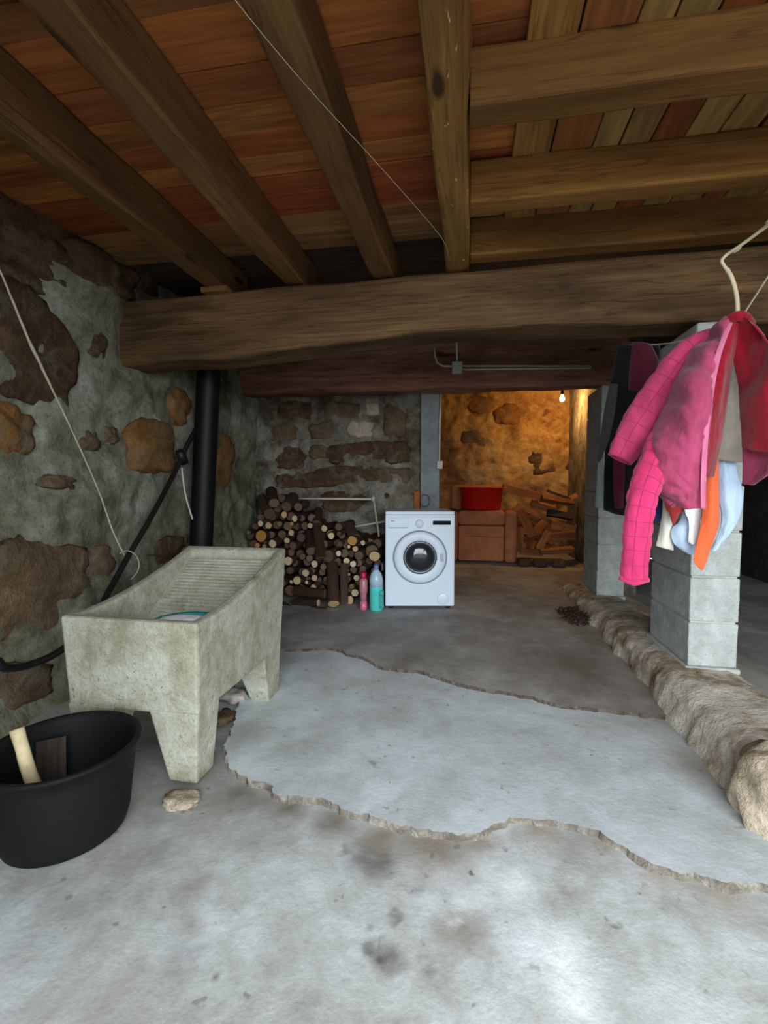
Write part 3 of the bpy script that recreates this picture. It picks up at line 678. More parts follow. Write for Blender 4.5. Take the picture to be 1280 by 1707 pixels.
# things in the sink
ip = (TX1 - .23, TY0 + .155, .60)
bas = lathe('plastic_basin', [(0, 0), (.09, .0), (.118, .17), (.128, .176), (.130, .168), (.120, .160), (.094, .008), (.0, .006)], 'teal_plastic', None, 32, (TX1 - .185, TY0 + .20, .385)); tag(bas, 'teal plastic basin sitting inside the concrete laundry sink', 'basin')
bag = stone('rag', (TX1 - .185, TY0 + .185, .548), (.095, .085, .034), 'foam_white', None, 91, 3, .2, .22); tag(bag, 'white crumpled rag in the teal basin', 'rag')

# ---------------- black rubber bucket
BC = (-1.275, 1.283); BH = .285
bk = empty('rubber_bucket', (BC[0], BC[1], 0)); tag(bk, 'large black rubber bucket in front of the laundry sink', 'bucket')
lathe('bucket_body', [(.0, .0), (.15, .0), (.172, .012), (.184, .05), (.205, .23), (.208, BH - .014), (.222, BH - .010), (.226, BH), (.220, BH + .006), (.206, BH + .002), (.200, BH - .02), (.192, .22), (.172, .05), (.15, .02), (.0, .016)], 'rubber', bk, 64)
st = tube('wooden_stick', [aty(70, 1345, 1.22), aty(50, 1290, 1.20), aty(28, 1215, 1.19)], lambda t: .019, 'stick_wood', None, 10, 4, .06); tag(st, 'pale debarked stick leaning out of the black bucket', 'stick')
bd = timber('wooden_board', aty(85, 1300, 1.33), aty(85, 1232, 1.36), .085, .022, 'old_board', None, .004, 10, .004); tag(bd, 'weathered dark board standing in the black bucket', 'board')
fl = stone('flat_stone', (*atz(303, 1332, .01).xy, .008), (.06, .042, .016), 'stone_pale', None, 55, 3, .6, .45); tag(fl, 'flat pale stone chip beside the sink leg', 'stone')

for i, (u, v, sx, sy, sz) in enumerate([(398, 1165, .07, .05, .03), (378, 1200, .05, .06, .022), (412, 1140, .05, .06, .03)]):
    p = atz(u, v, .02); o = stone('crumpled_wrapper', (p.x - .02, p.y, .02 + sz * .5), (sx, sy, sz), ('plastic_stuff', 'stone_brown', 'plastic_stuff')[i], None, 140 + i, 3, .2, .5)
    tag(o, ('crumpled grey wrapper under the side of the laundry sink', 'brown clod of dirt at the broken slab edge by the sink', 'grey scrap beside the rear leg of the laundry sink')[i], ('wrapper', 'dirt clod', 'scrap')[i])
# ---------------- drain pipe, hose, ropes on the left wall
pA, pB = aty(349, 600, 3.32), aty(333, 960, 3.32); pBt = Vector((pB.x, pB.y, .05))
pp = tube('drain_pipe', [pA + (pA - pB) * .2, pA, pB, pBt], .085, 'pipe_black', None, 20, 2); tag(pp, 'fat black drain pipe standing behind the laundry sink', 'pipe')
hp = [(340, 690, -2.02), (312, 742, -2.04), (290, 790, -2.06), (250, 865, -2.04), (215, 925, -2.03), (178, 992, -2.0), (150, 1040, -1.98), (100, 1085, -1.96), (50, 1108, -1.93), (10, 1114, -1.9), (-40, 1112, -1.9)]
hs_ = tube('black_hose', [atx(*a) for a in hp] + [Vector((-1.95, 1.0, .16)), Vector((-1.97, .2, .06))], .017, 'hose_black', None, 10, 6); tag(hs_, 'thin black hose slanting down the plastered wall behind the sink', 'hose')
lathe('hose_joint', [(.0, -.05), (.03, -.05), (.034, 0), (.03, .05), (0, .05)], 'hose_black', hs_, 14, atx(303, 762, -2.045)).rotation_euler = (R(35), 0, 0)
rp = [(-95, 235, -1.93), (-10, 430, -1.95), (8, 470, -1.95), (45, 560, -1.97), (66, 605, -1.98), (90, 655, -1.99), (130, 740, -2.0), (165, 820, -2.02), (188, 885, -2.02), (207, 925, -2.0)]
ro = tube('thin_rope', [atx(*a) for a in rp], lambda t: .0042 + .003 * math.exp(-((t - .4) / .12) ** 2), 'rope', None, 6, 5, .25); tag(ro, 'frayed pale rope hanging down the left wall to the hose', 'rope')
lo = [(200, 922, -1.99), (212, 918, -1.99), (226, 925, -1.985), (232, 940, -1.98), (228, 955, -1.98), (218, 966, -1.98)]
ro2 = tube('rope_loop', [atx(*a) for a in lo], .004, 'rope', ro, 6, 4)
wc = tube('dangling_string', [atx(303, 780, -2.05), atx(308, 820, -2.05), atx(316, 850, -2.03), atx(321, 866, -2.02)], .007, 'pvc_white', None, 6, 4); tag(wc, 'short white string dangling beside the black drain pipe', 'string')
# cable along the joists
wr = tube('ceiling_cable', [atz(345, -60, 2.288), atz(440, 60, 2.288), atz(530, 165, 2.29), atz(640, 285, 2.29), atz(735, 395, 2.285), atz(748, 430, 2.283)], .0012, 'rope', None, 5, 4); tag(wr, 'thin pale cable crossing under the joists', 'cable')

# ---------------- firewood logs
def log_meshes():
    out = []
    for s_ in range(5):
        seg = 14; vs_, fs_ = [], []
        nl = 5
        for j in range(nl + 1):
            for i in range(seg):
                a = 2 * math.pi * i / seg; r = 1 + .10 * noise.noise((math.cos(a) * 1.3 + s_ * 5, math.sin(a) * 1.3, j * .5)) + .05 * noise.noise((math.cos(a) * 4, math.sin(a) * 4 + s_, j * 1.1))
                vs_.append((r * math.cos(a), r * math.sin(a), j / nl))
        for j in range(nl):
            for i in range(seg):
                a = j * seg + i; b = j * seg + (i + 1) % seg; fs_.append((a, b, b + seg, a + seg))
        fs_.append(tuple(range(nl * seg, nl * seg + seg))); fs_.append(tuple(range(seg)))
        me = bpy.data.meshes.new('log'); me.from_pydata(vs_, [], fs_); me.materials.append(M['bark'])
        bm = bmesh.new(); bm.from_mesh(me); bmesh.ops.recalc_face_normals(bm, faces=bm.faces)
        for f in bm.faces: f.smooth = len(f.verts) == 4
        bm.to_mesh(me); bm.free()
        ends = {}
        for em in ('cut_pale', 'cut_orange', 'cut_old'):
            v2 = [(x * .93, y * .93, -.004) for x, y, z in vs_[:seg]] + [(x * .88, y * .88, -.012) for x, y, z in vs_[:seg]] + [(x * .93, y * .93, .03) for x, y, z in vs_[:seg]]
            f2 = [tuple(range(seg, 2 * seg))] + [(i, (i + 1) % seg, seg + (i + 1) % seg, seg + i) for i in range(seg)] + [(i, (i + 1) % seg, 2 * seg + (i + 1) % seg, 2 * seg + i) for i in range(seg)]
            m2 = bpy.data.meshes.new('cut_face'); m2.from_pydata(v2, [], f2); m2.materials.append(M[em])
            b2 = bmesh.new(); b2.from_mesh(m2); bmesh.ops.recalc_face_normals(b2, faces=b2.faces); b2.to_mesh(m2); b2.free(); ends[em] = m2
        out.append((me, ends))
    return out
LM = log_meshes()
PX0, PX1 = aty(415, 900, 4.1).x, aty(634, 900, 4.1).x
def spotname(fx, hz):
    return ('topmost' if hz > .72 else 'upper' if hz > .55 else 'middle' if hz > .38 else 'low' if hz > .2 else 'bottom') + ' ' + ('far left' if fx < .18 else 'left of centre' if fx < .38 else 'centre' if fx < .58 else 'right of centre' if fx < .8 else 'right end')
def log(p, d, r, L, em, label=None, sy=1.0):
    me, ends = random.choice(LM)
    o = link('log', me); d = Vector(d).normalized()
    o.rotation_mode = 'QUATERNION'; o.rotation_quaternion = d.to_track_quat('Z', 'X'); o.location = p; o.scale = (r, r * sy, L)
    c = link('cut_face', ends[em], None, o)
    fx = (p[0] - PX0) / (PX1 - PX0); hz = p[2]
    if label is None:
        label = '%s log with %s cut end, %s of the firewood stack' % ('thin' if r < .033 else ('medium' if r < .05 else 'thick'),
            {'cut_pale': 'pale', 'cut_orange': 'orange', 'cut_old': 'dark brown'}[em],
            spotname(fx, hz))
    tag(o, label, 'log', 'logs in the stack beside the washing machine'); return o
ends_px = [(115, 245, 18, 'p'), (160, 257, 20, 'p'), (118, 315, 37, 'o'), (97, 367, 16, 'o'), (137, 375, 16, 'o'), (183, 358, 25, 'p'), (248, 195, 20, 'p'), (222, 247, 16, 'd'), (307, 217, 20, 'p'), (290, 247, 12, 'o'),
 (288, 297, 19, 'p'), (264, 340, 17, 'p'), (342, 325, 27, 'd'), (297, 370, 25, 'd'), (394, 257, 16, 'p'), (473, 273, 20, 'p'), (512, 314, 20, 'p'), (555, 303, 14, 'd'), (475, 362, 23, 'd'), (630, 342, 28, 'o'), (690, 353, 15, 'p'),
 (612, 375, 10, 'p'), (647, 387, 17, 'p'), (553, 413, 17, 'p'), (598, 455, 18, 'p'), (635, 472, 19, 'p'), (597, 510, 14, 'p'), (755, 428, 30, 'p'), (495, 428, 36, 'd'), (270, 455, 27, 'p'), (418, 472, 22, 'p'), (368, 522, 23, 'p'),
 (418, 550, 20, 'p'), (467, 490, 20, 'd'), (320, 565, 25, 'p'), (288, 572, 11, 'p'), (413, 605, 20, 'p'), (655, 550, 18, 'p'), (628, 598, 16, 'd'), (646, 634, 22, 'p'), (613, 675, 28, 'p'), (668, 425, 26, 'd'), (375, 575, 10, 'p'),
 (282, 620, 33, 'd'), (48, 295, 14, 'd'), (610, 530, 9, 'p'), (228, 775, 18, 'd'), (480, 555, 14, 'd'), (700, 590, 22, 'd'), (690, 500, 20, 'd'), (560, 360, 18, 'd'), (430, 395, 26, 'd'), (390, 440, 20, 'd'), (350, 430, 20, 'd'), (220, 420, 24, 'd'), (240, 580, 22, 'd')]
EM = {'p': 'cut_pale', 'o': 'cut_orange', 'd': 'cut_old'}
placed = []
def px(cx, cy): return 400 + cx / 3.368, 800 + cy / 3.368
for cx, cy, r, e in ends_px:
    u, v = px(cx, cy); Y = 4.12 + random.uniform(-.03, .03) + .10 * max(0, (560 - cy) / 560)
    if cy > 700: Y = 3.95
    p = aty(u, v, Y); rad = r / 3.368 / 800 * Y * 1.03
    d = Vector((random.uniform(-.12, .12), 1, random.uniform(-.05, .12)))
    log(p, d, rad, random.uniform(.34, .45), EM[e], sy=random.uniform(.88, 1.1)); placed.append((p.x, p.z, rad))
# logs further back filling the stack
def top_line(u):
    T = [(412, 885), (425, 850), (440, 832), (455, 824), (490, 832), (500, 848), (530, 862), (560, 872), (600, 886), (634, 905), (640, 920)]
    for (a, b), (c, d) in zip(T, T[1:]):
        if a <= u <= c: return b + (d - b) * (u - a) / (c - a)
    return 2000
gy = 1012
rowi = 0; nfill = 0
while gy > 824:
    gu = 418 + (rowi % 2) * 8
    while gu < 634:
        if gy > top_line(gu) + 4:
            Y = 4.19 + random.uniform(0, .06) + .08 * max(0, (970 - gy) / 150)
            p = aty(gu + random.uniform(-3, 3), gy + random.uniform(-2, 2), Y)
            near = any((p.x - a) ** 2 + (p.z - b) ** 2 < (r * .7) ** 2 for a, b, r in placed)
            if not near and p.z > ZR + .03:
                log(p, (random.uniform(-.2, .2), 1, random.uniform(-.08, .1)), random.uniform(.032, .046), random.uniform(.3, .38), 'cut_old', 'dark log half hidden in a gap, %s of the firewood stack' % spotname((p.x - PX0) / (PX1 - PX0), p.z)); nfill += 1
        gu += 17
    gy -= 15; rowi += 1
# logs lying sideways and sloping at the foot and on top
def side_log(a, b, r, Ya, Yb, em, label):
    A = aty(*px(*a), Ya); B = aty(*px(*b), Yb); log(A, B - A, r, (B - A).length, em, label)
side_log((480, 640), (310, 620), .045, 4.04, 4.06, 'cut_old', 'dark log lying crosswise at the foot of the firewood stack')
side_log((440, 690), (300, 690), .036, 4.0, 4.02, 'cut_pale', 'grey log lying crosswise on the floor with a pale end')
side_log((495, 738), (405, 735), .042, 3.93, 3.95, 'cut_old', 'short reddish log lying crosswise in front of the firewood stack')
side_log((300, 745), (215, 700), .05, 3.95, 4.05, 'cut_old', 'dark log lying beside the tall sink leg in front of the stack')
side_log((340, 770), (380, 690), .045, 3.93, 4.05, 'cut_old', 'stubby dark log standing askew at the foot of the stack')
side_log((525, 695), (518, 470), .052, 3.92, 4.2, 'cut_pale', 'upright thick log leaning on the stack with a pale lower end')
side_log((585, 690), (585, 470), .036, 4.02, 4.12, 'cut_old', 'upright thin dark log leaning between the thick one and the bottles')
side_log((455, 440), (440, 250), .055, 4.12, 4.22, 'cut_old', 'steep dark log leaning in the middle of the stack')
side_log((400, 400), (390, 300), .05, 4.12, 4.3, 'cut_old', 'short dark log wedged steeply in the upper stack')
side_log((190, 130), (175, 60), .05, 4.2, 4.4, 'cut_old', 'black stump poking up on the top left of the stack')
side_log((165, 190), (120, 110), .055, 4.2, 4.42, 'cut_old', 'black stump leaning left on top of the stack')
side_log((260, 150), (300, 95), .05, 4.2, 4.42, 'cut_old', 'black stump leaning right on top of the stack')
side_log((430, 245), (440, 170), .042, 4.25, 4.4, 'cut_old', 'dark stump poking up in the middle of the stack top')
side_log((650, 330), (610, 260), .05, 4.25, 4.42, 'cut_old', 'dark log lying back on the right shoulder of the stack')
side_log((740, 400), (740, 345), .06, 4.2, 4.45, 'cut_old', 'dark log lying back at the right end of the stack')

# ---------------- bottles
def bottle(name, u, v, prof_parts, label):
    p = atz(u, v, ZR); root = empty(name, (p.x, p.y, ZR)); tag(root, label, 'bottle', 'bottles beside the washing machine')
    for nm, prof, mt in prof_parts: lathe(nm, prof, mt, root, 20)
    return root
bt = bottle('detergent_bottle', 627, 1017, [('liquid', [(0, 0), (.048, 0), (.055, .006), (.055, .2), (.056, .21), (.0, .21)], 'detergent'), ('bottle_neck', [(.056, .205), (.056, .27), (.045, .315), (.022, .345), (.018, .36), (0, .36)], 'bottle_clear'), ('cap', [(.02, .345), (.022, .35), (.022, .385), (.018, .39), (0, .39)], 'bottle_cap')], 'clear bottle half full of turquoise detergent beside the washing machine')
box('bottle_label', (.025, -.045, .1), (.05, .02, .15), 'bottle_label', bt, .004).rotation_euler = (0, 0, R(30))
bottle('small_bottle', 606, 1016, [('liquid', [(0, 0), (.026, 0), (.030, .005), (.030, .075), (0, .075)], 'pink_liquid'), ('bottle_body', [(.029, .075), (.028, .13), (.036, .17), (.036, .25), (.022, .275), (0, .275)], 'pink_clear'), ('cap', [(.025, .27), (.027, .275), (.027, .32), (.02, .325), (0, .325)], 'pink_cap')], 'slim bottle with crimson cap and pink liquid, left of the turquoise one')

# ---------------- wire drying frame behind the logs
fr = empty('drying_frame', aty(622, 960, 4.5)); fr.location.z = ZR; tag(fr, 'thin white metal drying frame standing behind the log stack', 'drying rack')
fo = fr.location
def part_tube(name, pts, r, mat):
    return tube(name, [Vector(p) - fo for p in pts], r, mat, fr, 8, 1)
part_tube('top_bar', [aty(485, 831, 4.55), aty(622, 832, 4.55)], .010, 'pvc_white')
part_tube('post', [aty(622, 826, 4.55), aty(636, 925, 4.45), aty(640, 1000, 4.42)], .010, 'pvc_white')
part_tube('brace', [aty(585, 879, 4.5), aty(655, 867, 4.55)], .010, 'pvc_white')
part_tube('rear_post', [aty(488, 831, 4.55), aty(486, 930, 4.6), aty(484, 985, 4.62)], .010, 'steel')
lathe('corner_joint', [(0, -.02), (.018, -.02), (.018, .02), (0, .02)], 'pvc_white', fr, 10, aty(622, 832, 4.55) - fo)
# wire coil hung on the pier
cl_ = [aty(709, 834, 4.66) + Vector((.045 * math.cos(a / 10 * math.pi), -.006 * (a % 7), .06 * math.sin(a / 10 * math.pi))) for a in range(0, 46)]
co = tube('wire_coil', cl_, .004, 'steel', None, 6, 1); tag(co, 'small coil of wire on the cement pier above the washing machine', 'wire')

# ---------------- electrics on the lintel
YF = 4.375
jb = empty('junction_box', aty(762, 613, YF)); tag(jb, 'pale square junction box on the dark lintel', 'junction box')
bm = bmesh.new(); box_bm(bm, (0, 0, 0), (.095, .05, .105), .008, 2); from_bm('case', bm, 'pvc_grey', jb)
box('cover', (0, -.028, 0), (.08, .008, .09), 'pvc_grey', jb, .004)
def cond(name, pts, label, r=.009):
    return tag(tube(name, pts, r, 'pvc_white', None, 8, 1), label, 'conduit')
cond('cable_conduit', [aty(770, 610, YF), aty(850, 610, YF), aty(985, 610, YF)], 'upper of two conduits running right from the junction box', .008)
cond('cable_conduit', [aty(770, 616, YF), aty(850, 615, YF), aty(985, 613.5, YF)], 'lower of two conduits running right from the junction box', .008)
cond('cable_conduit', [aty(756, 611, YF), aty(738, 610, YF), aty(729, 605, YF), aty(725, 594, YF), aty(724, 580, YF)], 'short bent conduit left of the junction box')
cond('cable_conduit', [aty(762, 606, YF), aty(761, 575, YF), aty(761, 560, YF)], 'vertical conduit rising from the junction box')
cond('cable_conduit', [aty(735, 655, 4.66), aty(733, 700, 4.66), aty(732, 770, 4.66)], 'vertical conduit down the cement pier to the switch')
sw = box('light_switch', aty(733, 775, 4.67), (.055, .04, .075), 'pvc_white', None, .006); tag(sw, 'small white switch box on the edge of the cement pier', 'switch')
rk = box('rocker', aty(733, 775, 4.645), (.03, .012, .04), 'pvc_white', None, .003); rk.parent = sw; rk.matrix_parent_inverse = Matrix()

# ---------------- bulb in the rear room
bp = aty(937, 664, 6.9)
lamp = empty('hanging_bulb', bp); tag(lamp, 'bare glowing light bulb hanging in the rear room', 'light bulb')
lathe('bulb', [(0, -.045), (.018, -.041), (.030, -.025), (.032, -.005), (.024, .02), (.015, .04), (.013, .05), (0, .05)], 'bulb_glow', lamp, 20)
lathe('socket', [(0, .045), (.018, .045), (.02, .06), (.018, .11), (.008, .12), (0, .12)], 'dark_plastic', lamp, 14)
tube('cord', [(0, 0, .11), (.004, 0, .25), (0, 0, 2.52 - bp.z)], .004, 'rope', lamp, 6, 3)
bl = bpy.data.lights.new('bulb_light', 'POINT'); bl.energy = 19; bl.color = (1, .50, .15); bl.shadow_soft_size = .033
blo = bpy.data.objects.new('bulb_light', bl); COL.objects.link(blo); blo.parent = lamp; blo.location = (0, 0, -.06)

# ---------------- rear room: box, basin, boards, split firewood
cA = atz(757, 937, ZR); yb_ = cA.y
def fp(u, v, Y=None): return aty(u, v, Y or yb_)
bx0, bx1, bz = fp(764, 900).x, fp(840, 900).x, fp(800, 851).z
cbx = empty('armchair', ((bx0 + bx1) / 2, yb_ + .30, ZR)); tag(cbx, 'old reddish brown upholstered armchair holding the red basin on its seat', 'armchair')
hb = bz - ZR; wch = bx1 - bx0
def cush(name, c, sz, bev, seg=4):
    o = box(name, c, sz, 'upholstery', cbx, bev, seg)
    for p_ in o.data.polygons: p_.use_smooth = True
    return o
cush('base', (0, .0, hb * .30 + .01), (wch, .58, hb * .56), .02)
cush('front_panel', (0, -.285, hb * .60), (wch, .05, hb * .22), .02)
cush('seat_cushion', (0, -.01, hb * .855), (wch + .03, .62, hb * .29), .06)
for sx in (-1, 1): cush('arm', (sx * (wch / 2 + .09), .0, hb * .50), (.17, .62, hb * .99), .06)
for sx in (-1, 1):
    for sy in (-.24, .24): lathe('foot', [(.02, 0), (.028, .02), (.028, .035), (0, .035)], 'old_board', cbx, 10, (sx * (wch / 2 - .03), sy, 0))
bk_ = cush('backrest', (-.06, .43, hb * 1.05), (wch + .16, .14, hb * .86), .05)
rb = lathe('red_basin', [(0, 0), (.25, 0), (.27, .015), (.30, .285), (.318, .29), (.32, .305), (.305, .307), (.29, .295), (.26, .03), (0, .02)], 'red_basin', None, 40, ((bx0 + bx1) / 2 + .0, yb_ + .28, bz + .006)); tag(rb, 'red plastic basin on the seat of the armchair', 'basin')
def split(a, b, wd, Ya, Yb, mat='firewood', seed=0, label='', tri=True):
    A, B = aty(*a, Ya), aty(*b, Yb); L = (B - A).length; wd *= .82
    sec = [(-wd * .55, -wd * .3), (wd * .55, -wd * .32), (wd * .35, wd * .28), (-wd * .1, wd * .42)]
    vs_, fs_ = [], []
    for i in range(5):
        for y, z in sec:
            vs_.append((L * i / 4 - L * .0 , y * (1 + .15 * noise.noise((i, y * 9, seed))), z * (1 + .2 * noise.noise((i * .7, z * 9 + seed, 2)))))
    for i in range(4):
        for k_ in range(4): p_ = i * 4 + k_; q_ = i * 4 + (k_ + 1) % 4; fs_.append((p_, q_, q_ + 4, p_ + 4))
    fs_ += [(0, 1, 2, 3), (16, 17, 18, 19)]
    o = pyd('split_log', vs_, fs_, mat); o.location = A; o.rotation_mode = 'QUATERNION'
    o.rotation_quaternion = (B - A).normalized().to_track_quat('X', 'Z') @ Matrix.Rotation(random.uniform(-.8, .8), 3, 'X').to_quaternion()
    return tag(o, label, 'firewood', 'split firewood heaped in the rear room')
SP = [((838, 812), (900, 827), .14, 6.9, 7.0, 'long pale split log on top of the rear heap beside the red basin'), ((903, 830), (955, 838), .13, 6.8, 6.9, 'broad pale split log on the upper right of the rear heap'),
      ((867, 850), (888, 895), .16, 6.6, 6.5, 'stout split log slanting down in front of the rear heap'), ((878, 903), (908, 872), .17, 6.5, 6.7, 'short chunky split log at the middle front of the rear heap'),
      ((862, 842), (905, 862), .12, 6.8, 6.8, 'split log sloping right beneath the long pale one'), ((866, 858), (915, 868), .12, 6.8, 6.9, 'flat split log in the middle of the rear heap'),
      ((895, 915), (912, 885), .13, 6.5, 6.6, 'small split log standing askew in front of the rear heap'), ((912, 855), (955, 862), .15, 6.8, 6.8, 'dark split log at the right of the rear heap'),
      ((918, 872), (958, 880), .15, 6.7, 6.8, 'thick split log low on the right of the rear heap'), ((905, 895), (958, 890), .14, 6.6, 6.7, 'split log lying flat at the lower right of the rear heap'),
      ((867, 918), (905, 922), .12, 6.6, 6.6, 'split log on the floor at the left foot of the rear heap'), ((900, 918), (955, 915), .12, 6.5, 6.6, 'split log on the floor at the right foot of the rear heap'),
      ((867, 880), (872, 915), .13, 6.7, 6.6, 'split log tucked beside the armchair arm'), ((930, 845), (960, 825), .1, 6.9, 7.0, 'thin split log rising at the right top of the rear heap'),
      ((885, 838), (930, 850), .12, 7.0, 7.0, 'split log at the back of the rear heap near the top'), ((870, 885), (920, 905), .14, 6.7, 6.7, 'split log buried in the lower middle of the rear heap'),
      ((912, 818), (950, 832), .06, 6.9, 6.95, 'dark narrow stick on top of the rear heap'), ((925, 900), (950, 872), .12, 6.7, 6.8, 'slanting split log at the right front of the rear heap'),
      ((857, 860), (885, 850), .14, 6.95, 7.0, 'split log resting behind the armchair arm'), ((862, 900), (890, 880), .15, 6.9, 6.9, 'large split log at the left of the rear heap behind the slanting one')]
for i, (a, b, wd, Ya, Yb, lab) in enumerate(SP):
    split(a, b, wd, Ya, Yb, 'old_board' if 'dark' in lab else 'firewood', i, lab)
for i, (u, v) in enumerate([(880, 928), (888, 921), (938, 915)]):
    p = aty(u + (12 if i == 1 else -6), v, 6.42); s_ = stone('rubble_stone', (p.x, 6.42, ZR + .05), (.09, .08, .06), 'stone_dark', None, 80 + i, 2, .3, .2); tag(s_, ('dark rubble stone at the foot of the rear firewood, leftmost', 'dark rubble stone at the foot of the rear firewood, between two others', 'dark rubble stone at the right foot of the rear firewood')[i], 'stone')
# dry twigs by the far end of the ledge
bm = bmesh.new()
pt = atz(962, 1032, ZR)
for i in range(90):
    a = random.uniform(0, 6.28); r_ = random.random() ** .7 * .16
    c = Vector((pt.x - .02 + r_ * math.cos(a) * .7, pt.y + .05 + r_ * math.sin(a) * 1.6, ZR + random.uniform(.0, .09) * (1 - r_ / .2)))
    m_ = Matrix.Translation(c) @ Matrix.Rotation(random.uniform(0, 6.28), 4, 'Z') @ Matrix.Rotation(random.uniform(-.6, .6), 4, 'Y') @ Matrix.Diagonal((random.uniform(.05, .12), .006, .006, 1))
    bmesh.ops.create_cube(bm, size=1, matrix=m_)
tw = from_bm('dry_twigs', bm, 'bark'); tw['kind'] = 'stuff'; tag(tw, 'clump of dry brown twigs on the floor at the far end of the ledge', 'twigs')

# ---------------- clothes on the right
YJ = 1.98
hg = empty('clothes_hanger', aty(1228, 528, YJ)); tag(hg, 'cream tubular hook and hanger carrying the pink jacket', 'hanger')
ho = hg.location
tube('hook', [aty(1211, 448, YJ) - ho, aty(1219, 462, YJ) - ho, aty(1226, 485, YJ) - ho, aty(1229, 510, YJ) - ho, Vector((0, 0, -.03))], .0075, 'rope_cream', hg, 10, 5)
tube('shoulder_bar', [aty(1175, 592, YJ + .12) - ho, aty(1205, 562, YJ + .08) - ho, Vector((0, .02, -.03)), aty(1258, 590, YJ + .04) - ho, aty(1290, 650, YJ + .02) - ho], .010, 'rope_cream', hg, 8, 4)
ln = tube('hanging_rope', [Vector((1.62, 1.66, 2.30)), aty(1320, 345, 1.79), aty(1283, 373, 1.85), aty(1240, 405, 1.93), aty(1212, 424, YJ), aty(1203, 434, YJ), aty(1206, 442, YJ), aty(1212, 450, YJ)], .006, 'rope_cream', None, 8, 4); tag(ln, 'cream rope bent over at the top of the hanger hook', 'rope')
tube('rope_end', [aty(1222, 420, YJ), aty(1232, 414, YJ - .01), aty(1233, 409, YJ - .01)], .006, 'rope_cream', ln, 6, 3)
la, lb = aty(1280, 461, 1.85), aty(1240, 521, YJ)
l2 = tube('clothes_line', [la + (la - lb) * ((2.46 - la.z) / (la.z - lb.z)), la, lb, aty(1200, 548, 2.15), aty(1120, 572, 2.45), aty(1047, 575, 2.72)], .0035, 'rope', None, 6, 3); tag(l2, 'thin taut clothes line running behind the pink jacket', 'clothes line')

jk = empty('pink_jacket', aty(1228, 530, YJ)); tag(jk, 'pink quilted jacket with red lining hanging open on the hook', 'jacket')
def child(o): o.parent = jk; o.matrix_parent_inverse = Matrix.Translation(-Vector(jk.location)); return o
s1 = child(sleeve('sleeve', [(1195, 558, 2.04, .035), (1150, 592, 2.09, .062), (1098, 662, 2.13, .075), (1058, 722, 2.13, .067), (1033, 766, 2.12, .050)], 'jacket_pink', None, 14, .005, 1))
s2 = child(sleeve('sleeve', [(1140, 690, 2.10, .045), (1110, 730, 2.03, .058), (1082, 795, 1.93, .055), (1067, 850, 1.89, .051), (1060, 910, 1.89, .048), (1056, 966, 1.89, .046)], 'jacket_hot', None, 19, .0055, 2))
child(sheet('body_panel', [[(1208, 540, 2.02), (1212, 536, 1.99), (1216, 533, 1.97), (1222, 532, 1.95)],
    [(1158, 582, 2.06), (1175, 578, 2.0), (1188, 575, 1.95), (1202, 570, 1.93)],
    [(1122, 655, 2.05), (1142, 655, 1.96), (1162, 650, 1.91), (1186, 645, 1.92)],
    [(1092, 720, 2.04), (1118, 725, 1.93), (1148, 722, 1.88), (1178, 715, 1.91)],
    [(1082, 775, 2.03), (1110, 785, 1.92), (1142, 785, 1.88), (1174, 780, 1.91)],
    [(1098, 818, 2.02), (1120, 828, 1.93), (1145, 832, 1.90), (1174, 825, 1.92)],
    [(1112, 832, 2.02), (1130, 842, 1.95), (1150, 846, 1.92), (1173, 847, 1.93)]], 'jacket_body', None, .02, .045, 7, 3, 14, 14, (8, .009)))
child(sheet('zip_placket', [[(1213, 540, 1.95), (1221, 538, 1.94)], [(1192, 590, 1.915), (1202, 592, 1.91)], [(1180, 650, 1.895), (1190, 652, 1.89)], [(1172, 720, 1.885), (1181, 722, 1.88)], [(1168, 790, 1.885), (1177, 792, 1.88)], [(1168, 847, 1.9), (1175, 849, 1.9)]], 'piping_pink', None, .006, .006, 10, 4, 8, 4))
child(sheet('lining_panel', [[(1216, 528, 1.96), (1226, 524, 1.95), (1238, 526, 1.95)], [(1198, 595, 1.95), (1210, 592, 1.96), (1222, 590, 2.0)], [(1188, 660, 1.94), (1198, 660, 1.96), (1212, 660, 2.02)], [(1180, 730, 1.93), (1190, 735, 1.95), (1200, 735, 2.02)], [(1175, 790, 1.93), (1180, 795, 1.95), (1188, 795, 2.0)]], 'lining_red', None, .008, .008, 8, 6, 7, 6))
child(sheet('right_lining', [[(1224, 528, 1.97), (1232, 524, 1.95), (1240, 526, 1.93), (1246, 532, 1.92)], [(1221, 585, 2.0), (1240, 575, 1.95), (1262, 572, 1.9), (1285, 580, 1.86)], [(1234, 655, 2.02), (1258, 655, 1.95), (1285, 655, 1.88), (1320, 655, 1.82)], [(1238, 720, 2.02), (1262, 735, 1.95), (1290, 742, 1.88), (1325, 742, 1.82)], [(1239, 745, 2.02), (1262, 752, 1.95), (1290, 755, 1.88), (1325, 752, 1.82)]], 'lining_red', None, .012, .04, 8, 8, 10, 10))
child(sheet('right_hem', [[(1239, 735, 2.06), (1265, 735, 2.0), (1290, 735, 1.92), (1325, 735, 1.86)], [(1240, 775, 2.06), (1265, 775, 2.0), (1290, 770, 1.92), (1325, 768, 1.86)], [(1240, 808, 2.07), (1252, 808, 2.02), (1262, 800, 1.97), (1280, 785, 1.9)]], 'jacket_body', None, .012, .015, 9, 9, 7, 7))
cuff = tube('cuff', [aty(1033, 962, 1.89), aty(1056, 972, 1.87), aty(1080, 966, 1.89)], .010, 'jacket_hot', None, 8, 4); child(cuff)
col_ = tube('collar', [aty(1206, 548, 2.02), aty(1214, 536, 1.97), aty(1228, 527, 1.94), aty(1242, 530, 1.95), aty(1250, 540, 1.99)], lambda t: .018, 'lining_red', None, 10, 5); child(col_)
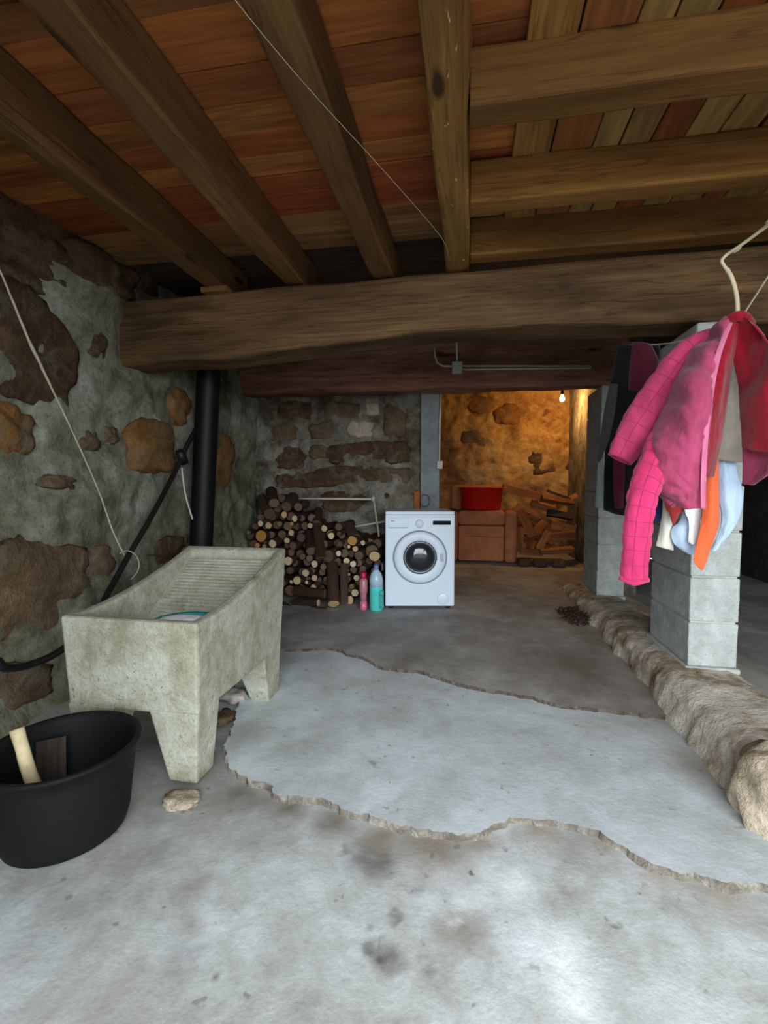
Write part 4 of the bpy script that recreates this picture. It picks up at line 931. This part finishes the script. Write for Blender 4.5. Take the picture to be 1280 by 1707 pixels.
def garment(name, rows, mat, label, cat='cloth', seed=0, fold=.008, grp='laundry hanging behind the pink jacket', thick=.005):
    o = sheet(name, rows, mat, None, thick, fold, 10, seed, 7, 6); tag(o, label, cat, grp); return o
garment('grey_garment', [[(1212, 560, 2.17), (1220, 558, 2.17), (1230, 560, 2.17)], [(1203, 650, 2.15), (1218, 650, 2.13), (1236, 650, 2.14)], [(1194, 730, 2.14), (1214, 733, 2.12), (1239, 735, 2.13)], [(1191, 764, 2.14), (1214, 769, 2.12), (1240, 771, 2.13)]], 'grey_cloth', 'taupe grey knit hanging inside the open pink jacket', 'garment', 11)
garment('blue_garment', [[(1197, 620, 2.20), (1212, 620, 2.20), (1226, 620, 2.20)], [(1197, 760, 2.18), (1210, 760, 2.16), (1226, 760, 2.17)], [(1196, 815, 2.17), (1214, 818, 2.14), (1237, 820, 2.16)], [(1203, 862, 2.17), (1216, 866, 2.14), (1234, 858, 2.16)], [(1196, 893, 2.16), (1205, 896, 2.14), (1216, 890, 2.15)], [(1184, 918, 2.15), (1190, 919, 2.14), (1198, 912, 2.15)]], 'blue_cloth', 'pale blue garment hanging lowest on the right, in front of the pillar', 'garment', 12, .012)
garment('orange_garment', [[(1182, 640, 2.12), (1190, 640, 2.12), (1198, 640, 2.12)], [(1181, 770, 2.10), (1190, 770, 2.09), (1197, 770, 2.10)], [(1174, 830, 2.09), (1187, 830, 2.07), (1198, 830, 2.09)], [(1167, 880, 2.09), (1183, 880, 2.07), (1197, 876, 2.09)], [(1156, 932, 2.09), (1170, 930, 2.08), (1183, 915, 2.09)], [(1168, 948, 2.09), (1172, 950, 2.085), (1177, 936, 2.09)]], 'orange_cloth', 'bright orange garment tapering to a point', 'garment', 13)
garment('white_garment', [[(1140, 690, 2.14), (1155, 690, 2.13), (1168, 690, 2.14)], [(1140, 835, 2.13), (1155, 838, 2.12), (1170, 840, 2.13)], [(1148, 870, 2.13), (1156, 873, 2.12), (1166, 872, 2.13)], [(1147, 904, 2.13), (1154, 908, 2.12), (1162, 909, 2.13)]], 'white_cloth', 'white narrow cloth between orange and blue laundry', 'garment', 14)
garment('light_blue_shirt', [[(1138, 700, 2.19), (1150, 700, 2.18), (1166, 700, 2.19)], [(1138, 850, 2.18), (1150, 850, 2.16), (1166, 850, 2.18)], [(1119, 882, 2.18), (1140, 884, 2.15), (1165, 886, 2.18)], [(1122, 904, 2.18), (1142, 912, 2.16), (1164, 918, 2.18)], [(1136, 916, 2.18), (1150, 924, 2.17), (1162, 925, 2.18)]], 'blue_cloth', 'light blue folded shirt below the jacket hem beside white cloth', 'garment', 15, .012)
garment('cream_garment', [[(1102, 700, 2.22), (1112, 700, 2.22), (1122, 700, 2.22)], [(1105, 835, 2.21), (1112, 836, 2.20), (1120, 838, 2.21)], [(1100, 880, 2.21), (1110, 882, 2.19), (1121, 885, 2.21)], [(1093, 910, 2.21), (1107, 914, 2.19), (1122, 918, 2.21)]], 'cream_cloth', 'cream garment flaring out below the pink jacket', 'garment', 16, .012)
garment('brick_garment', [[(1105, 690, 2.16), (1120, 690, 2.15), (1142, 690, 2.16)], [(1107, 830, 2.15), (1122, 832, 2.14), (1142, 835, 2.15)], [(1116, 855, 2.15), (1124, 858, 2.14), (1132, 856, 2.15)], [(1120, 872, 2.15), (1122, 874, 2.15), (1124, 872, 2.15)]], 'brick_cloth', 'brick red garment ending in a point under the jacket hem', 'garment', 17)
garment('navy_garment', [[(1082, 690, 2.24), (1094, 690, 2.24), (1106, 690, 2.24)], [(1085, 800, 2.24), (1096, 800, 2.23), (1107, 805, 2.24)], [(1088, 845, 2.24), (1096, 848, 2.23), (1105, 848, 2.24)], [(1088, 868, 2.24), (1093, 872, 2.23), (1099, 870, 2.24)]], 'navy_cloth', 'navy blue garment peeping out behind the hot pink sleeve', 'garment', 18)
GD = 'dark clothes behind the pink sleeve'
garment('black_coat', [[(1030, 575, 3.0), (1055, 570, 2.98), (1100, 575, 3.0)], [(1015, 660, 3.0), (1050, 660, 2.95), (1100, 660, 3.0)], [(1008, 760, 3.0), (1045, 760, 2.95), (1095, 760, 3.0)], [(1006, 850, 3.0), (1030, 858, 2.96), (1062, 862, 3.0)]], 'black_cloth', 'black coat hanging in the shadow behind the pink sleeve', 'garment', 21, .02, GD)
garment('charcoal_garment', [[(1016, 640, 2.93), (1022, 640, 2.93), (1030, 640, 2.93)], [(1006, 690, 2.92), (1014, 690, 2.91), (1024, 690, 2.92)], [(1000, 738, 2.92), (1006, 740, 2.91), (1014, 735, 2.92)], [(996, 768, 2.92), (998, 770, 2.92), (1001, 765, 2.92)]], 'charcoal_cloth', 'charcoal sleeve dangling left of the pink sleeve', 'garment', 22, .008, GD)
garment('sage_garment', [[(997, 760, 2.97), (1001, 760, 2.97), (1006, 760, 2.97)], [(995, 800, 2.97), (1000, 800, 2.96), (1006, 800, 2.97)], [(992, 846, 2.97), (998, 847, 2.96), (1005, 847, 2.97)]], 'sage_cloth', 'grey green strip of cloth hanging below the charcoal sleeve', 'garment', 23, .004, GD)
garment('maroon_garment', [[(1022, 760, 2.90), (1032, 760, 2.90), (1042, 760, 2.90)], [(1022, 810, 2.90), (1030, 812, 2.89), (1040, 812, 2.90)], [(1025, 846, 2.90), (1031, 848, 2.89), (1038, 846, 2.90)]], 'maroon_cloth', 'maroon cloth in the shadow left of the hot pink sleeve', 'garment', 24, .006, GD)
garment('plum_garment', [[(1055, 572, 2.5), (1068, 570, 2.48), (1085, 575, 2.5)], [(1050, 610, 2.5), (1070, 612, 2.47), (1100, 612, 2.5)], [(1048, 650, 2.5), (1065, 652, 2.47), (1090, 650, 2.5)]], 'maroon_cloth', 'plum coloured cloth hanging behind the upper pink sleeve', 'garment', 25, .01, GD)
